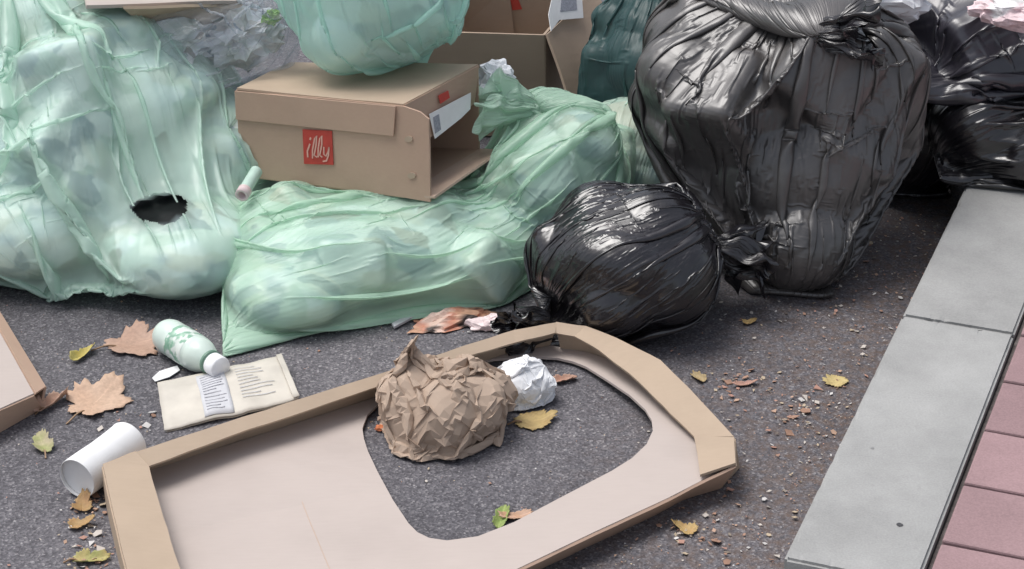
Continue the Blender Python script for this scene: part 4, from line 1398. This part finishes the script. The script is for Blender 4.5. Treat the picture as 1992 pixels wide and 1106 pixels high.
def flat_scrap(name, pts, z, mat, label, cat, group=None, th=.0012):
    P = [gd(x, y, z) for x, y in pts]
    o = poly(name, P, th, mat, None)
    if label: tag(o, label, cat, group)
    return o
flat_scrap('paper_scrap', [(296, 735), (310, 722), (345, 711), (350, 720), (330, 733), (302, 742)], .004, M['paper'], 'small white paper scrap above the beige packet', 'paper')
flat_scrap('drinking_straw', [(762, 630), (798, 612), (803, 618), (767, 637)], .006, M['packet_blue'], 'short grey strip on the asphalt in the shade of the long green bag', 'strip', None, .004)
o = crumple('orange_peel', gd(740, 838) + Vector((0, 0, .005)), (.009, .008, .006), 3, M['peel'] if 'peel' in M else m_plain('orange_peel', (.75, .24, .10), .5), None, .2, .1, .05, start=1)
tag(o, 'tiny orange peel scrap at the left side of the tray hole', 'peel')

def small_tube():
    # rolled slip poking out between the two green bags, below the carton
    a, b = at(487, 352, 3.44), at(470, 380, 3.40)
    ax = (b - a).normalized(); e1 = ax.orthogonal().normalized(); e2 = ax.cross(e1)
    t = empty('paper_tube', a)
    tag(t, 'small rolled paper tube with pinkish open end under the left corner of the carton', 'paper tube')
    def ring(P, name, mat):
        nu = 20; vs_, fs = [], []
        for (x, q) in P:
            for i in range(nu):
                u = i / nu * 2 * math.pi
                vs_.append(a + ax * x + e1 * q * math.cos(u) + e2 * q * math.sin(u))
        for j in range(len(P) - 1):
            for i in range(nu): fs.append((j * nu + i, j * nu + (i + 1) % nu, (j + 1) * nu + (i + 1) % nu, (j + 1) * nu + i))
        return pydata(name, vs_, fs, mat, t, True)
    ln = (b - a).length
    ring([(-.03, .0105), (ln * .6, .0105)], 'sleeve', M['tube_green'])
    ring([(ln * .6, .010), (ln * .6 + .0005, .0118), (ln, .0118), (ln, .0075), (ln - .012, .007), (ln - .0125, .0003)], 'rim', M['pink_paper'])
M['tube_green'] = m_plain('pale_green_paper', (.46, .62, .54), .6, .1)
M['pink_paper'] = m_plain('pinkish_paper', (.68, .55, .55), .7, .06)
small_tube()
o = crumple('vegetable_scrap', at(530, 32, 3.70), (.018, .012, .014), 26, M['wrapper'], None, .35, .2, .08, 30, tone=lambda p, r: (.30, .50, .14))
tag(o, 'small bright green leafy scrap beside the round mint bag', 'vegetable scrap')

def litter():
    rng = random.Random(77)
    pal = [(.40, .24, .17), (.50, .33, .24), (.34, .2, .14), (.52, .42, .30), (.46, .26, .20), (.30, .25, .2), (.55, .5, .45), (.62, .6, .58)]
    verts, faces, cols = [], [], []
    def flake(x, y, s, c):
        a = rng.uniform(0, 6.28); n = rng.choice((3, 4, 4, 5))
        k0 = len(verts)
        z = rng.uniform(.001, .004)
        st = rng.uniform(.35, 1)
        tl = (rng.uniform(-.4, .4), rng.uniform(-.4, .4))
        for t in (0, 1):
            for i in range(n):
                u = a + i / n * 6.28
                dx, dy = s * math.cos(u - a) * rng.uniform(.7, 1.2), s * st * math.sin(u - a)
                X, Y = dx * math.cos(a) - dy * math.sin(a), dx * math.sin(a) + dy * math.cos(a)
                verts.append((x + X, y + Y, max(.0005, z + X * tl[0] + Y * tl[1] + t * s * .15)))
                cols.append((*c, 1))
        faces.append(tuple(k0 + n + i for i in range(n)))
        for i in range(n):
            faces.append((k0 + i, k0 + (i + 1) % n, k0 + n + (i + 1) % n, k0 + n + i))
    for _ in range(1300):                      # along the kerb
        al = rng.uniform(-.3, 1.3); ac = -abs(rng.gauss(0, .16)) - .004
        p = K0 + KD * al + KN * ac
        flake(p.x, p.y, min(.009, .0010 + rng.expovariate(1 / .0011)), rng.choice(pal))
    for _ in range(900):                       # all over
        p = Vector((rng.uniform(-1.0, .5), rng.uniform(2.4, 3.5), 0))
        flake(p.x, p.y, min(.006, .0007 + rng.expovariate(1 / .0008)), rng.choice(pal))
    for (cx, cy, n) in ((170, 980, 60), (170, 1085, 50), (1345, 1040, 40), (1560, 800, 50), (1440, 740, 30), (250, 830, 25)):
        for _ in range(n):
            q = gd(cx + rng.gauss(0, 30), cy + rng.gauss(0, 25))
            flake(q.x, q.y, min(.010, .0015 + rng.expovariate(1 / .002)), rng.choice(pal))
    o = pydata('leaf_litter', verts, faces, M['litter'], None)
    a = o.data.color_attributes.new('tone', 'FLOAT_COLOR', 'POINT')
    a.data.foreach_set('color', np.array(cols, np.float32).reshape(-1))
    tag(o, 'crumbled dry leaf litter and grit scattered over the asphalt', 'leaf litter', kind='stuff')
litter()
print('all', round(time.time() - T0, 1))
